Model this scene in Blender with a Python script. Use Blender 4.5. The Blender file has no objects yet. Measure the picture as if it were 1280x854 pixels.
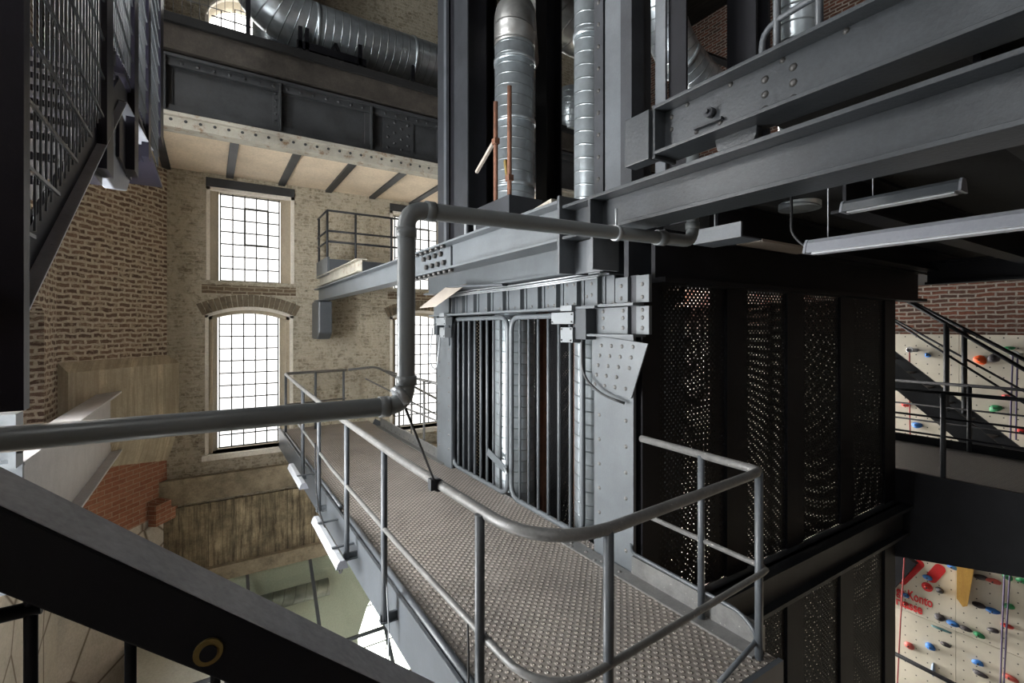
import bpy, bmesh, math, random
from mathutils import Vector, Matrix
random.seed(7)
C = bpy.context.scene.collection
V = Vector
PI = math.pi

# ------------------------------------------------------------------ materials
def new_mat(name):
    m = bpy.data.materials.new(name); m.use_nodes = True
    nt = m.node_tree; nt.nodes.clear()
    out = nt.nodes.new('ShaderNodeOutputMaterial')
    b = nt.nodes.new('ShaderNodeBsdfPrincipled')
    nt.links.new(b.outputs[0], out.inputs[0])
    return m, nt, b, out

def N(nt, t, **kw):
    n = nt.nodes.new(t)
    for k, v in kw.items():
        setattr(n, k, v)
    return n

def mathn(nt, op, a, b=None, c=None):
    n = nt.nodes.new('ShaderNodeMath'); n.operation = op
    for i, x in enumerate((a, b, c)):
        if x is None: continue
        if hasattr(x, 'is_linked') or hasattr(x, 'links'): nt.links.new(x, n.inputs[i])
        else: n.inputs[i].default_value = x
    return n.outputs[0]

def ramp(nt, fac, stops):
    r = nt.nodes.new('ShaderNodeValToRGB')
    e = r.color_ramp.elements
    while len(e) < len(stops): e.new(0.5)
    for i, (p, c) in enumerate(stops):
        e[i].position = p
        e[i].color = (*c, 1) if not isinstance(c, float) else (c, c, c, 1)
    nt.links.new(fac, r.inputs[0])
    return r.outputs[0]

def mixc(nt, fac, a, b, mode='MIX'):
    n = nt.nodes.new('ShaderNodeMix'); n.data_type = 'RGBA'; n.blend_type = mode
    for i, x in ((0, fac), (6, a), (7, b)):
        if hasattr(x, 'links'): nt.links.new(x, n.inputs[i])
        elif isinstance(x, (int, float)): n.inputs[i].default_value = x
        else: n.inputs[i].default_value = (*x, 1)
    return n.outputs[2]

def noise(nt, scale, detail=4, rough=0.6, vec=None, w=None):
    n = nt.nodes.new('ShaderNodeTexNoise')
    n.inputs['Scale'].default_value = scale
    n.inputs['Detail'].default_value = detail
    n.inputs['Roughness'].default_value = rough
    if vec is None:
        g = nt.nodes.new('ShaderNodeNewGeometry'); vec = g.outputs['Position']
    nt.links.new(vec, n.inputs['Vector'])
    return n.outputs['Fac']

def bump(nt, b, h, strength=0.4, dist=0.01):
    n = nt.nodes.new('ShaderNodeBump')
    n.inputs['Strength'].default_value = strength
    n.inputs['Distance'].default_value = dist
    nt.links.new(h, n.inputs['Height'])
    nt.links.new(n.outputs[0], b.inputs['Normal'])

def paint(name, col, rough=0.45, metal=0.0, var=0.25, scale=3.0, fine=0.12, rust=None, rust_amt=0.0, bmp=0.15, spec=0.5, spots=None):
    m, nt, b, o = new_mat(name)
    a = tuple(c * (1 - var) for c in col); d = tuple(min(1, c * (1 + var)) for c in col)
    c = ramp(nt, noise(nt, scale, 6, 0.65), [(0.3, a), (0.7, d)])
    f = noise(nt, 60, 3, 0.6)
    c = mixc(nt, fine, c, ramp(nt, f, [(0.3, tuple(x * .45 for x in col)), (0.7, tuple(min(1, x * 1.5) for x in col))]))
    if rust:
        k = ramp(nt, noise(nt, 7, 7, 0.75), [(1 - rust_amt - .08, 0.0), (1 - rust_amt + .08, 1.0)])
        c = mixc(nt, k, c, rust)
    if spots:
        k = ramp(nt, noise(nt, 45, 2, 0.5), [(0.68, 0.0), (0.74, 1.0)])
        c = mixc(nt, k, c, spots)
    nt.links.new(c, b.inputs['Base Color'])
    b.inputs['Roughness'].default_value = rough
    b.inputs['Metallic'].default_value = metal
    b.inputs['Specular IOR Level'].default_value = spec
    if bmp: bump(nt, b, f, bmp, 0.004)
    return m

def brick(name, c1, c2, mortar, mortar_size=0.014, bw=0.25, rh=0.077, wash=None, wash_amt=0.0, distort=0.012, bstr=0.8, stain=None, stain_amt=0.35, streak=None):
    m, nt, b, o = new_mat(name)
    tc = N(nt, 'ShaderNodeTexCoord')
    nz = N(nt, 'ShaderNodeTexNoise'); nz.inputs['Scale'].default_value = 6; nz.inputs['Detail'].default_value = 4
    nt.links.new(tc.outputs['UV'], nz.inputs['Vector'])
    sub = N(nt, 'ShaderNodeVectorMath', operation='SUBTRACT'); nt.links.new(nz.outputs['Color'], sub.inputs[0]); sub.inputs[1].default_value = (.5, .5, .5)
    mul = N(nt, 'ShaderNodeVectorMath', operation='SCALE'); nt.links.new(sub.outputs[0], mul.inputs[0]); mul.inputs['Scale'].default_value = distort * 4
    add = N(nt, 'ShaderNodeVectorMath', operation='ADD'); nt.links.new(tc.outputs['UV'], add.inputs[0]); nt.links.new(mul.outputs[0], add.inputs[1])
    t = N(nt, 'ShaderNodeTexBrick')
    t.inputs['Scale'].default_value = 1
    t.inputs['Brick Width'].default_value = bw
    t.inputs['Row Height'].default_value = rh
    t.inputs['Mortar Size'].default_value = mortar_size
    t.inputs['Mortar Smooth'].default_value = 0.4
    t.inputs['Bias'].default_value = 0.0
    t.inputs['Color1'].default_value = (*c1, 1); t.inputs['Color2'].default_value = (*c2, 1); t.inputs['Mortar'].default_value = (*mortar, 1)
    nt.links.new(add.outputs[0], t.inputs['Vector'])
    c = t.outputs['Color']
    if streak:
        cmb = N(nt, 'ShaderNodeMapping'); cmb.inputs['Scale'].default_value = (5, 22, 1); nt.links.new(add.outputs[0], cmb.inputs['Vector'])
        sn = noise(nt, 1.0, 7, 0.72, cmb.outputs[0])
        c = mixc(nt, ramp(nt, sn, [(0.34, .9), (0.47, 0.0)]), c, streak)
    n1 = noise(nt, 22, 5, 0.7)
    c = mixc(nt, 0.55, c, ramp(nt, n1, [(0.25, (.45, .42, .38)), (0.6, (1.0, 1.0, 1.0)), (0.8, (1.25, 1.2, 1.1))]), 'MULTIPLY')
    n2 = noise(nt, 1.1, 6, 0.7)
    if stain: c = mixc(nt, ramp(nt, n2, [(1 - stain_amt - .12, 0.0), (1 - stain_amt + .12, 0.75)]), c, stain)
    if wash:
        k = ramp(nt, noise(nt, 9, 8, 0.75), [(0.62 - wash_amt * .4, 0.0), (0.72 - wash_amt * .4, 1.0)])
        c = mixc(nt, mathn(nt, 'MULTIPLY', k, 0.85), c, mixc(nt, n1, tuple(x * .75 for x in wash), tuple(x * 1.15 for x in wash)))
    nt.links.new(c, b.inputs['Base Color'])
    b.inputs['Roughness'].default_value = 0.9
    b.inputs['Specular IOR Level'].default_value = 0.2
    h = mathn(nt, 'ADD', mathn(nt, 'MULTIPLY', t.outputs['Fac'], -1.0), mathn(nt, 'MULTIPLY', n1, 0.9))
    bump(nt, b, h, bstr, 0.02)
    return m

def concrete(name, col, var=0.35, boards=0.0, crack=0.0, dark=(.06, .05, .04), dark_amt=0.3, bstr=0.4, rough=0.9):
    m, nt, b, o = new_mat(name)
    c = ramp(nt, noise(nt, 2.2, 8, 0.7), [(0.25, tuple(x * (1 - var) for x in col)), (0.75, tuple(min(1, x * (1 + var)) for x in col))])
    fine = noise(nt, 35, 5, 0.7)
    c = mixc(nt, 0.4, c, ramp(nt, fine, [(0.3, (.5, .48, .44)), (0.6, (1., 1., 1.))]), 'MULTIPLY')
    h = fine
    tc = N(nt, 'ShaderNodeTexCoord')
    sep = N(nt, 'ShaderNodeSeparateXYZ'); nt.links.new(tc.outputs['UV'], sep.inputs[0])
    if boards:
        u = mathn(nt, 'DIVIDE', sep.outputs[0], boards)
        fl = mathn(nt, 'FLOOR', u); fr = mathn(nt, 'FRACT', u)
        wn = N(nt, 'ShaderNodeTexWhiteNoise', noise_dimensions='1D'); nt.links.new(fl, wn.inputs['W'])
        c = mixc(nt, 0.55, c, ramp(nt, wn.outputs[0], [(0, (.6, .57, .5)), (1, (1.15, 1.1, 1.)) ]), 'MULTIPLY')
        line = mathn(nt, 'LESS_THAN', fr, 0.035)
        c = mixc(nt, mathn(nt, 'MULTIPLY', line, .7), c, dark)
        cmb = N(nt, 'ShaderNodeCombineXYZ')
        nt.links.new(mathn(nt, 'MULTIPLY', sep.outputs[0], 14.0), cmb.inputs[0]); nt.links.new(mathn(nt, 'MULTIPLY', sep.outputs[1], 1.2), cmb.inputs[1])
        gr = noise(nt, 1.0, 6, 0.7, cmb.outputs[0])
        c = mixc(nt, ramp(nt, gr, [(0.44, 0.0), (0.64, 0.8)]), c, dark)
        h = mathn(nt, 'ADD', fine, gr)
    k = ramp(nt, noise(nt, 3.3, 9, 0.75), [(1 - dark_amt - .15, 0.0), (1 - dark_amt + .15, 0.8)])
    c = mixc(nt, k, c, dark)
    if crack:
        vo = N(nt, 'ShaderNodeTexVoronoi', feature='DISTANCE_TO_EDGE'); vo.inputs['Scale'].default_value = 1.1
        g = N(nt, 'ShaderNodeNewGeometry'); nt.links.new(g.outputs['Position'], vo.inputs['Vector'])
        kk = ramp(nt, vo.outputs['Distance'], [(0.0, 1.0), (crack, 0.0)])
        c = mixc(nt, kk, c, dark)
    nt.links.new(c, b.inputs['Base Color'])
    b.inputs['Roughness'].default_value = rough
    b.inputs['Specular IOR Level'].default_value = 0.25
    bump(nt, b, h, bstr, 0.01)
    return m

def dots(nt, pitch, rot=PI / 4):
    tc = N(nt, 'ShaderNodeTexCoord')
    mp = N(nt, 'ShaderNodeMapping'); mp.inputs['Rotation'].default_value = (0, 0, rot); mp.inputs['Scale'].default_value = (1 / pitch,) * 3
    nt.links.new(tc.outputs['UV'], mp.inputs['Vector'])
    vo = N(nt, 'ShaderNodeTexVoronoi', voronoi_dimensions='2D', feature='F1'); vo.inputs['Scale'].default_value = 1; vo.inputs['Randomness'].default_value = 0
    nt.links.new(mp.outputs[0], vo.inputs['Vector'])
    return vo.outputs['Distance']

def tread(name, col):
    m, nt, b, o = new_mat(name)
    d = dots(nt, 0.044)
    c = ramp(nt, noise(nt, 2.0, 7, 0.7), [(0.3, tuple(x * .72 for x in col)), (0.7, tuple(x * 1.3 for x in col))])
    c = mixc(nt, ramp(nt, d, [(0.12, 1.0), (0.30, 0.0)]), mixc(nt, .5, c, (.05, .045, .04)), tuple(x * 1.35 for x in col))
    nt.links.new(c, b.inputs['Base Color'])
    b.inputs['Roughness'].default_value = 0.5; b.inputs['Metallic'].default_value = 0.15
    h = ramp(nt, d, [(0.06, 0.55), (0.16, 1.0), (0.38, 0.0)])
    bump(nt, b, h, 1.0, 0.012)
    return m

def screen(name, col, pitch=0.038, r=0.205):
    m, nt, b, o = new_mat(name)
    d = dots(nt, pitch)
    b.inputs['Base Color'].default_value = (*col, 1); b.inputs['Roughness'].default_value = 0.6; b.inputs['Specular IOR Level'].default_value = .2
    tr = N(nt, 'ShaderNodeBsdfTransparent'); mx = N(nt, 'ShaderNodeMixShader')
    nt.links.new(mathn(nt, 'LESS_THAN', d, r), mx.inputs[0]); nt.links.new(b.outputs[0], mx.inputs[1]); nt.links.new(tr.outputs[0], mx.inputs[2])
    nt.links.new(mx.outputs[0], o.inputs[0])
    return m

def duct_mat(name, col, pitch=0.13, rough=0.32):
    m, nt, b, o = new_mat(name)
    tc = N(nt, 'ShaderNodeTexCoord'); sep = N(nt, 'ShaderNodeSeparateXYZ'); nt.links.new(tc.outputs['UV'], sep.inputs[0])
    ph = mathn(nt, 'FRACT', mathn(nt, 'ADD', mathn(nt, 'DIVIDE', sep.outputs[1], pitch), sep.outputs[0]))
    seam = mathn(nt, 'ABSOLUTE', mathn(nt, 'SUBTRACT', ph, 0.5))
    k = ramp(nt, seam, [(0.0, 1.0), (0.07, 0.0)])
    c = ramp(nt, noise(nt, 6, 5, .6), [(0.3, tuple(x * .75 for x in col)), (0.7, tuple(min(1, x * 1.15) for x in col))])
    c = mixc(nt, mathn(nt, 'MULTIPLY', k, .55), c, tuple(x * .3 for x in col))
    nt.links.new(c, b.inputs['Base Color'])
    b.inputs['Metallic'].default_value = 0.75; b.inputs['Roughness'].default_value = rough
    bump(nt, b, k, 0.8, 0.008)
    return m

def holes_panel(name, col):
    m, nt, b, o = new_mat(name)
    d = dots(nt, 0.17, 0.0)
    c = ramp(nt, noise(nt, 1.6, 6, .6), [(0.3, tuple(x * .85 for x in col)), (0.7, tuple(x * 1.08 for x in col))])
    c = mixc(nt, ramp(nt, d, [(0.05, 1.0), (0.075, 0.0)]), c, (.02, .02, .02))
    c = mixc(nt, ramp(nt, noise(nt, 5, 8, .8), [(0.68, 0.0), (0.8, .45)]), c, (.12, .11, .1))
    nt.links.new(c, b.inputs['Base Color']); b.inputs['Roughness'].default_value = .7
    return m

def glass_mat(name, tint=(1, 1, 1), gl=0.06):
    m, nt, b, o = new_mat(name)
    tr = N(nt, 'ShaderNodeBsdfTransparent'); tr.inputs[0].default_value = (*tint, 1)
    gs = N(nt, 'ShaderNodeBsdfGlossy'); gs.inputs['Roughness'].default_value = 0.05
    mx = N(nt, 'ShaderNodeMixShader'); mx.inputs[0].default_value = gl
    nt.links.new(tr.outputs[0], mx.inputs[1]); nt.links.new(gs.outputs[0], mx.inputs[2]); nt.links.new(mx.outputs[0], o.inputs[0])
    return m

M = {}
M['steel'] = paint('grey_painted_steel', (.092, .102, .110), .42, var=.18, fine=.1, spots=(.10, .105, .11))
M['steel_mid'] = paint('mid_grey_painted_steel', (.068, .075, .083), .38, var=.22)
M['steel_dark'] = paint('dark_painted_steel', (.026, .028, .032), .5, var=.3, spec=.3)
M['steel_black'] = paint('black_painted_steel', (.007, .007, .009), .55, var=.3, spec=.18)
M['beam'] = paint('old_grey_beam_paint', (.036, .040, .044), .34, var=.25, fine=.2, bmp=.3, spec=.35)
M['rail'] = paint('worn_grey_rail_paint', (.125, .123, .118), .38, var=.3, scale=9, fine=.2, spots=(.3, .29, .27))
M['pvc'] = paint('grey_plastic_pipe', (.15, .162, .166), .34, var=.1, fine=.05, bmp=.03)
M['galv'] = paint('galvanised_steel', (.42, .44, .46), .4, metal=.6, var=.2, scale=12)
M['stair_violet'] = paint('blue_black_stair_paint', (.010, .009, .017), .45, var=.3, spec=.3)
M['stair_flange'] = paint('scuffed_grey_flange', (.20, .21, .24), .5, var=.2)
M['flange_lit'] = paint('lit_pale_flange', (.62, .63, .67), .5, var=.2)  # paler than the other flanges: light from below put into the colour
M['white_beam'] = paint('off_white_beam_paint', (.42, .40, .395), .6, var=.1, scale=5, fine=.15)
M['white_rust'] = paint('off_white_rusting_paint', (.37, .35, .295), .7, var=.2, rust=(.17, .085, .03), rust_amt=.38)
M['girder'] = paint('sooty_girder_paint', (.034, .036, .038), .55, var=.35, rust=(.07, .05, .035), rust_amt=.3)
M['ridge_top'] = paint('lit_balustrade_paint', (.30, .305, .33), .5, var=.25, scale=12, fine=.3, spots=(.3, .3, .32))  # pale grey carries the light falling on the rail top
M['rust'] = paint('rusty_steel', (.13, .055, .03), .8, var=.4, scale=10)
M['brass'] = paint('dull_brass', (.16, .11, .03), .5, metal=.3)
M['lamp'] = paint('white_lamp_housing', (.40, .415, .44), .4, var=.06)
M['lampdark'] = paint('grey_lamp_housing', (.26, .27, .3), .4, var=.08)
M['box_grey'] = paint('light_grey_enclosure', (.17, .182, .19), .45, var=.06)
M['box_dark'] = paint('dark_grey_enclosure', (.03, .035, .04), .5, var=.1)
M['beige_plate'] = paint('weathered_beige_plate', (.33, .29, .25), .7, var=.1)
M['black'] = paint('black_cable', (.012, .012, .013), .5, var=.1, bmp=0)
M['bolt'] = paint('dark_bolt_head', (.05, .048, .046), .45, metal=.3, var=.2)
M['rivet'] = paint('painted_rivet_head', (.12, .115, .11), .45, var=.2)
M['duct'] = duct_mat('spiral_duct_zinc', (.50, .55, .58))
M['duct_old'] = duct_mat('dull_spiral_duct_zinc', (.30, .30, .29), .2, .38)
M['brick_far'] = brick('limewashed_yellow_brick', (.31, .265, .19), (.41, .36, .27), (.52, .465, .36), .017, bw=.23, wash=(.56, .51, .40), wash_amt=.5, distort=.022, bstr=1.0, stain=(.19, .16, .115), stain_amt=.36, streak=(.10, .08, .055))
M['brick_left'] = brick('brown_red_brick', (.14, .09, .066), (.27, .18, .13), (.60, .525, .41), .021, bw=.215, rh=.08, distort=.02, wash=(.52, .43, .32), wash_amt=.28)
M['brick_red'] = brick('orange_red_brick', (.25, .095, .055), (.32, .14, .085), (.36, .26, .19), .008, distort=.004, bstr=.4)
M['brick_band'] = brick('brown_band_brick', (.14, .10, .065), (.19, .14, .09), (.36, .31, .23), .014)
M['brick_right'] = brick('weathered_red_brick', (.10, .06, .048), (.24, .095, .062), (.40, .355, .31), .017, wash=(.34, .28, .24), wash_amt=.08, stain=(.07, .055, .05), stain_amt=.25)
M['brick_dark'] = brick('dark_brown_brick', (.09, .055, .035), (.14, .085, .05), (.22, .17, .11), .013)  # plain dark brown brick for the wall behind the camera
M['jamb'] = concrete('beige_jamb_plaster', (.46, .40, .30), .15, dark=(.22, .18, .12), dark_amt=.2)
M['arch_brick'] = paint('arch_brick', (.15, .12, .08), .9, var=.5, scale=9, fine=.3)
M['reveal'] = concrete('whitewashed_reveal', (.85, .80, .71), .15, dark=(.3, .26, .2), dark_amt=.2, bstr=.6)
M['conc'] = concrete('board_marked_concrete', (.54, .475, .37), .2, boards=.13, dark=(.30, .25, .18), dark_amt=.25)
M['conc_dark'] = concrete('stained_board_concrete', (.50, .42, .29), .35, boards=.22, dark=(.05, .04, .028), dark_amt=.47)
M['conc_ledge'] = concrete('stained_ledge_concrete', (.36, .30, .21), .4, dark=(.05, .04, .03), dark_amt=.4)
M['slab_edge'] = concrete('sooty_slab_edge', (.06, .052, .044), .4, dark=(.02, .018, .016), dark_amt=.45)
M['soffit'] = concrete('cream_soffit_plaster', (.78, .66, .51), .12, dark=(.30, .22, .14), dark_amt=.12, bstr=.2)
M['plaster'] = concrete('old_white_plaster', (.52, .47, .41), .2, crack=.03, dark=(.12, .085, .06), dark_amt=.17)
M['white_wall'] = concrete('pale_plaster', (.66, .66, .58), .06, dark=(.5, .5, .44), dark_amt=.1, bstr=.1)
M['white_floor'] = concrete('pale_floor', (.6, .59, .55), .08, dark=(.4, .4, .38), dark_amt=.1, bstr=.1)
M['roof'] = concrete('dark_roof_boards', (.03, .028, .026), .3, boards=.2, dark=(.01, .01, .01), dark_amt=.3)
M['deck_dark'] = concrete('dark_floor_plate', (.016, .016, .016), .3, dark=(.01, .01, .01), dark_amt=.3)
M['tread'] = tread('worn_tread_plate', (.37, .325, .285))
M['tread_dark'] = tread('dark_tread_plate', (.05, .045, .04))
M['screen'] = screen('black_perforated_sheet', (.008, .008, .009))
M['glass'] = glass_mat('window_glass')
M['roof_glass'] = glass_mat('roof_glass', (.93, .96, .92), .06)
M['panel'] = holes_panel('climbing_board', (.62, .575, .475))
M['wood'] = concrete('yellow_varnished_wood', (.55, .33, .08), .12, boards=.3, dark=(.36, .19, .05), dark_amt=.15, bstr=.1)
for k, c in dict(red=(.55, .035, .03), orange=(.85, .11, .015), blue=(.03, .16, .48), green=(.02, .22, .08), charcoal=(.035, .03, .035), teal=(.05, .14, .15), steelblue=(.18, .24, .32), coral=(.50, .09, .07), signred=(.60, .02, .025)).items():
    M[k] = paint('plastic_' + k, c, .5, var=.12, bmp=.05)
M['rope_red'] = paint('red_rope', (.30, .05, .05), .8, var=.2)
M['rope_violet'] = paint('violet_rope', (.10, .08, .15), .8, var=.2)
M['sash'] = paint('dark_window_bar', (.05, .05, .048), .5)

# ------------------------------------------------------------------ mesh builder
class MB:
    def __init__(s):
        s.bm = bmesh.new(); s.uv = s.bm.loops.layers.uv.new('UVMap'); s.done = set()
    def face(s, vs, smooth=False):
        try: f = s.bm.faces.new(vs)
        except ValueError: return None
        f.smooth = smooth; return f
    def hexa(s, p):
        v = [s.bm.verts.new(q) for q in p]
        for q in ((0, 3, 2, 1), (4, 5, 6, 7), (0, 1, 5, 4), (1, 2, 6, 5), (2, 3, 7, 6), (3, 0, 4, 7)):
            s.face([v[i] for i in q])
        return s
    def box(s, x0, x1, y0, y1, z0, z1):
        x0, x1 = sorted((x0, x1)); y0, y1 = sorted((y0, y1)); z0, z1 = sorted((z0, z1))
        return s.hexa([(x0, y0, z0), (x1, y0, z0), (x1, y1, z0), (x0, y1, z0), (x0, y0, z1), (x1, y0, z1), (x1, y1, z1), (x0, y1, z1)])
    def bar(s, p0, p1, w, h, up=(0, 0, 1)):
        p0 = V(p0); p1 = V(p1); d = (p1 - p0).normalized(); up = V(up)
        a = d.cross(up).normalized(); u = a.cross(d).normalized()
        a *= w / 2; u *= h / 2
        return s.hexa([p0 - a - u, p0 + a - u, p1 + a - u, p1 - a - u, p0 - a + u, p0 + a + u, p1 + a + u, p1 - a + u])
    def prism(s, pts, vec):
        vec = V(vec); a = [s.bm.verts.new(p) for p in pts]; b = [s.bm.verts.new(V(p) + vec) for p in pts]
        s.face(a[::-1]); s.face(b); n = len(a)
        for i in range(n): s.face([a[i], a[(i + 1) % n], b[(i + 1) % n], b[i]])
        return s
    def ibeam(s, p0, p1, h, w, tf=.018, tw=.014, up=(0, 0, 1)):
        p0 = V(p0); p1 = V(p1); d = (p1 - p0).normalized(); a = d.cross(V(up)).normalized(); u = a.cross(d).normalized()
        o = u * (h / 2 - tf / 2)
        s.bar(p0 + o, p1 + o, w, tf, up); s.bar(p0 - o, p1 - o, w, tf, up); s.bar(p0, p1, tw, h - 2 * tf, up)
        return s
    def tube(s, pts, r, n=14, cap=True, r1=None):
        pts = [V(p) for p in pts]; ang0 = None; rings = []; L = 0; k = len(pts)
        t = (pts[1] - pts[0]).normalized()
        ref = V((0, 0, 1)) if abs(t.z) < .9 else V((1, 0, 0))
        a = t.cross(ref).normalized()
        Ls = []
        for i, p in enumerate(pts):
            if i: L += (p - pts[i - 1]).length
            if i == 0: t = (pts[1] - pts[0]).normalized()
            elif i == k - 1: t = (pts[i] - pts[i - 1]).normalized()
            else: t = ((pts[i + 1] - p).normalized() + (p - pts[i - 1]).normalized()).normalized()
            a = (a - t * a.dot(t)).normalized(); b = t.cross(a)
            rr = r if r1 is None else r + (r1 - r) * i / (k - 1)
            rings.append([s.bm.verts.new(p + (a * math.cos(2 * PI * j / n) + b * math.sin(2 * PI * j / n)) * rr) for j in range(n)]); Ls.append(L)
        for i in range(k - 1):
            for j in range(n):
                j2 = (j + 1) % n
                f = s.face([rings[i][j], rings[i][j2], rings[i + 1][j2], rings[i + 1][j]], True)
                if f:
                    for lp, (uu, vv) in zip(f.loops, ((j / n, Ls[i]), ((j + 1) / n, Ls[i]), ((j + 1) / n, Ls[i + 1]), (j / n, Ls[i + 1]))): lp[s.uv].uv = (uu, vv)
                    s.done.add(f)
        if cap: s.face(rings[0][::-1]); s.face(rings[-1])
        return s
    def cyl(s, p0, p1, r, n=16, r1=None): return s.tube([p0, p1], r, n, True, r1)
    def dome(s, c, nrm, r, h=.6):
        c = V(c); nrm = V(nrm).normalized(); ref = V((0, 0, 1)) if abs(nrm.z) < .9 else V((1, 0, 0))
        a = nrm.cross(ref).normalized(); b = nrm.cross(a); prev = None
        for q in (0, .45, .8):
            rr = r * math.cos(q * PI / 2); hh = r * h * math.sin(q * PI / 2)
            ring = [s.bm.verts.new(c + nrm * hh + (a * math.cos(2 * PI * j / 8) + b * math.sin(2 * PI * j / 8)) * rr) for j in range(8)]
            if prev:
                for j in range(8): s.face([prev[j], prev[(j + 1) % 8], ring[(j + 1) % 8], ring[j]], True)
            prev = ring
        s.face(prev, True); return s
    def blob(s, c, sx, sy, sz, seed, amp=.25, sub=2):
        rnd = random.Random(seed); r = bmesh.ops.create_icosphere(s.bm, subdivisions=sub, radius=1)
        ph = [V((rnd.uniform(-1, 1), rnd.uniform(-1, 1), rnd.uniform(-1, 1))).normalized() for _ in range(4)]
        for v in r['verts']:
            k = 1 + amp * sum(math.sin(3 * v.co.dot(q) + i) for i, q in enumerate(ph)) / 3
            v.co = V((v.co.x * sx * k, v.co.y * sy * k, v.co.z * sz * k)) + V(c)
            for f in v.link_faces: f.smooth = True
        return s
    def build(s, name, mat, parent=None, bevel=0.0):
        bm = s.bm; bmesh.ops.recalc_face_normals(bm, faces=bm.faces[:])
        for f in bm.faces:
            if f in s.done: continue
            n = f.normal
            for lp in f.loops:
                p = lp.vert.co
                if abs(n.z) > .7: lp[s.uv].uv = (p.x, p.y)
                else:
                    t = V((-n.y, n.x, 0)).normalized(); lp[s.uv].uv = (p.dot(t), p.z)
        me = bpy.data.meshes.new(name); root = parent
        while root is not None and root.parent: root = root.parent
        if root is not None: bmesh.ops.translate(bm, verts=bm.verts[:], vec=-root.location)
        bm.to_mesh(me); bm.free(); me.materials.append(M[mat] if isinstance(mat, str) else mat)
        o = bpy.data.objects.new(name, me); C.objects.link(o)
        if parent is not None: o.parent = parent
        if bevel:
            b = o.modifiers.new('bevel', 'BEVEL'); b.width = bevel; b.segments = 2; b.limit_method = 'ANGLE'
        return o

def rnd_path(pts, r, n=6):
    pts = [V(p) for p in pts]; out = [pts[0]]
    for i in range(1, len(pts) - 1):
        p = pts[i]; a = (pts[i - 1] - p); b = (pts[i + 1] - p)
        q = min(r, a.length * .49, b.length * .49)
        a = a.normalized(); b = b.normalized()
        for k in range(n + 1):
            t = k / n
            out.append((p + a * q) * (1 - t) ** 2 + p * 2 * t * (1 - t) + (p + b * q) * t * t)
    out.append(pts[-1]); return out

def thing(name, label, cat, loc, group=None):
    o = bpy.data.objects.new(name, None); C.objects.link(o); o.location = loc; o.empty_display_size = .1
    o['label'] = label; o['category'] = cat
    if group: o['group'] = group
    return o
def tag(o, label, cat, group=None):
    o['label'] = label; o['category'] = cat
    if group: o['group'] = group
    return o
def settle(o):          # give a one-mesh thing an origin at its own base
    me = o.data; cs = [v.co for v in me.vertices]
    c = V(((min(v.x for v in cs) + max(v.x for v in cs)) / 2, (min(v.y for v in cs) + max(v.y for v in cs)) / 2, min(v.z for v in cs)))
    me.transform(Matrix.Translation(-c)); o.location = c; return o
def struct(name, mb, mat, parent=None, bevel=0):
    o = mb.build(name, mat, parent, bevel); o['kind'] = 'structure'; return o
def single(name, mb, mat, label, cat, group=None, bevel=0):
    return settle(tag(mb.build(name, mat, None, bevel), label, cat, group))

_rv = {}
def rivets(parent, pts, nrm, r=.018, mat='rivet', name='rivet'):
    key = (tuple(nrm), r, mat, name)
    root = parent
    while root.parent: root = root.parent
    if key not in _rv:
        mb = MB()
        if name == 'bolt':
            n = V(nrm); mb.tube([V((0, 0, 0)), n * r * 1.1], r, 6)
        else: mb.dome((0, 0, 0), nrm, r)
        o = mb.build(name, mat); me = o.data; bpy.data.objects.remove(o); _rv[key] = me
    for p in pts:
        o = bpy.data.objects.new(name, _rv[key]); C.objects.link(o); o.parent = parent; o.location = V(p) - root.location

def copy_tree(o, parent=None):
    c = o.copy(); C.objects.link(c); c.parent = parent
    for ch in list(o.children): copy_tree(ch, c)
    return c

# ------------------------------------------------------------------ camera + daylight
cam = bpy.data.cameras.new('camera'); co = bpy.data.objects.new('camera', cam); C.objects.link(co)
cam.sensor_width = 36; cam.lens = 598 / 1280 * 36; cam.shift_y = -17 / 1280; cam.clip_start = .02
co.rotation_euler = (PI / 2, 0, -math.atan2(.536, .844))
sc = bpy.context.scene; sc.camera = co
sc.view_settings.view_transform = 'Standard'; sc.view_settings.look = 'None'; sc.view_settings.gamma = 1; sc.view_settings.use_curve_mapping = False
sc.view_settings.exposure = EXPO if 'EXPO' in globals() else 0.0
sc.cycles.use_denoising = True
sc.cycles.max_bounces = 8; sc.cycles.transparent_max_bounces = 16; sc.cycles.sample_clamp_indirect = 8
w = bpy.data.worlds.new('overcast_sky'); sc.world = w; w.use_nodes = True
w.node_tree.nodes['Background'].inputs[0].default_value = (.82, .9, 1, 1); w.node_tree.nodes['Background'].inputs[1].default_value = .10

def opening_light(name, loc, direction, sx, sy, rad, col=(1, .98, .95)):
    l = bpy.data.lights.new(name, 'AREA'); l.shape = 'RECTANGLE'; l.size = sx; l.size_y = sy
    l.energy = rad * PI * sx * sy; l.color = col
    o = bpy.data.objects.new(name, l); C.objects.link(o); o.location = loc; o.visible_camera = True
    o.rotation_euler = V(direction).to_track_quat('-Z', 'Y').to_euler()
    return o

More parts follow.
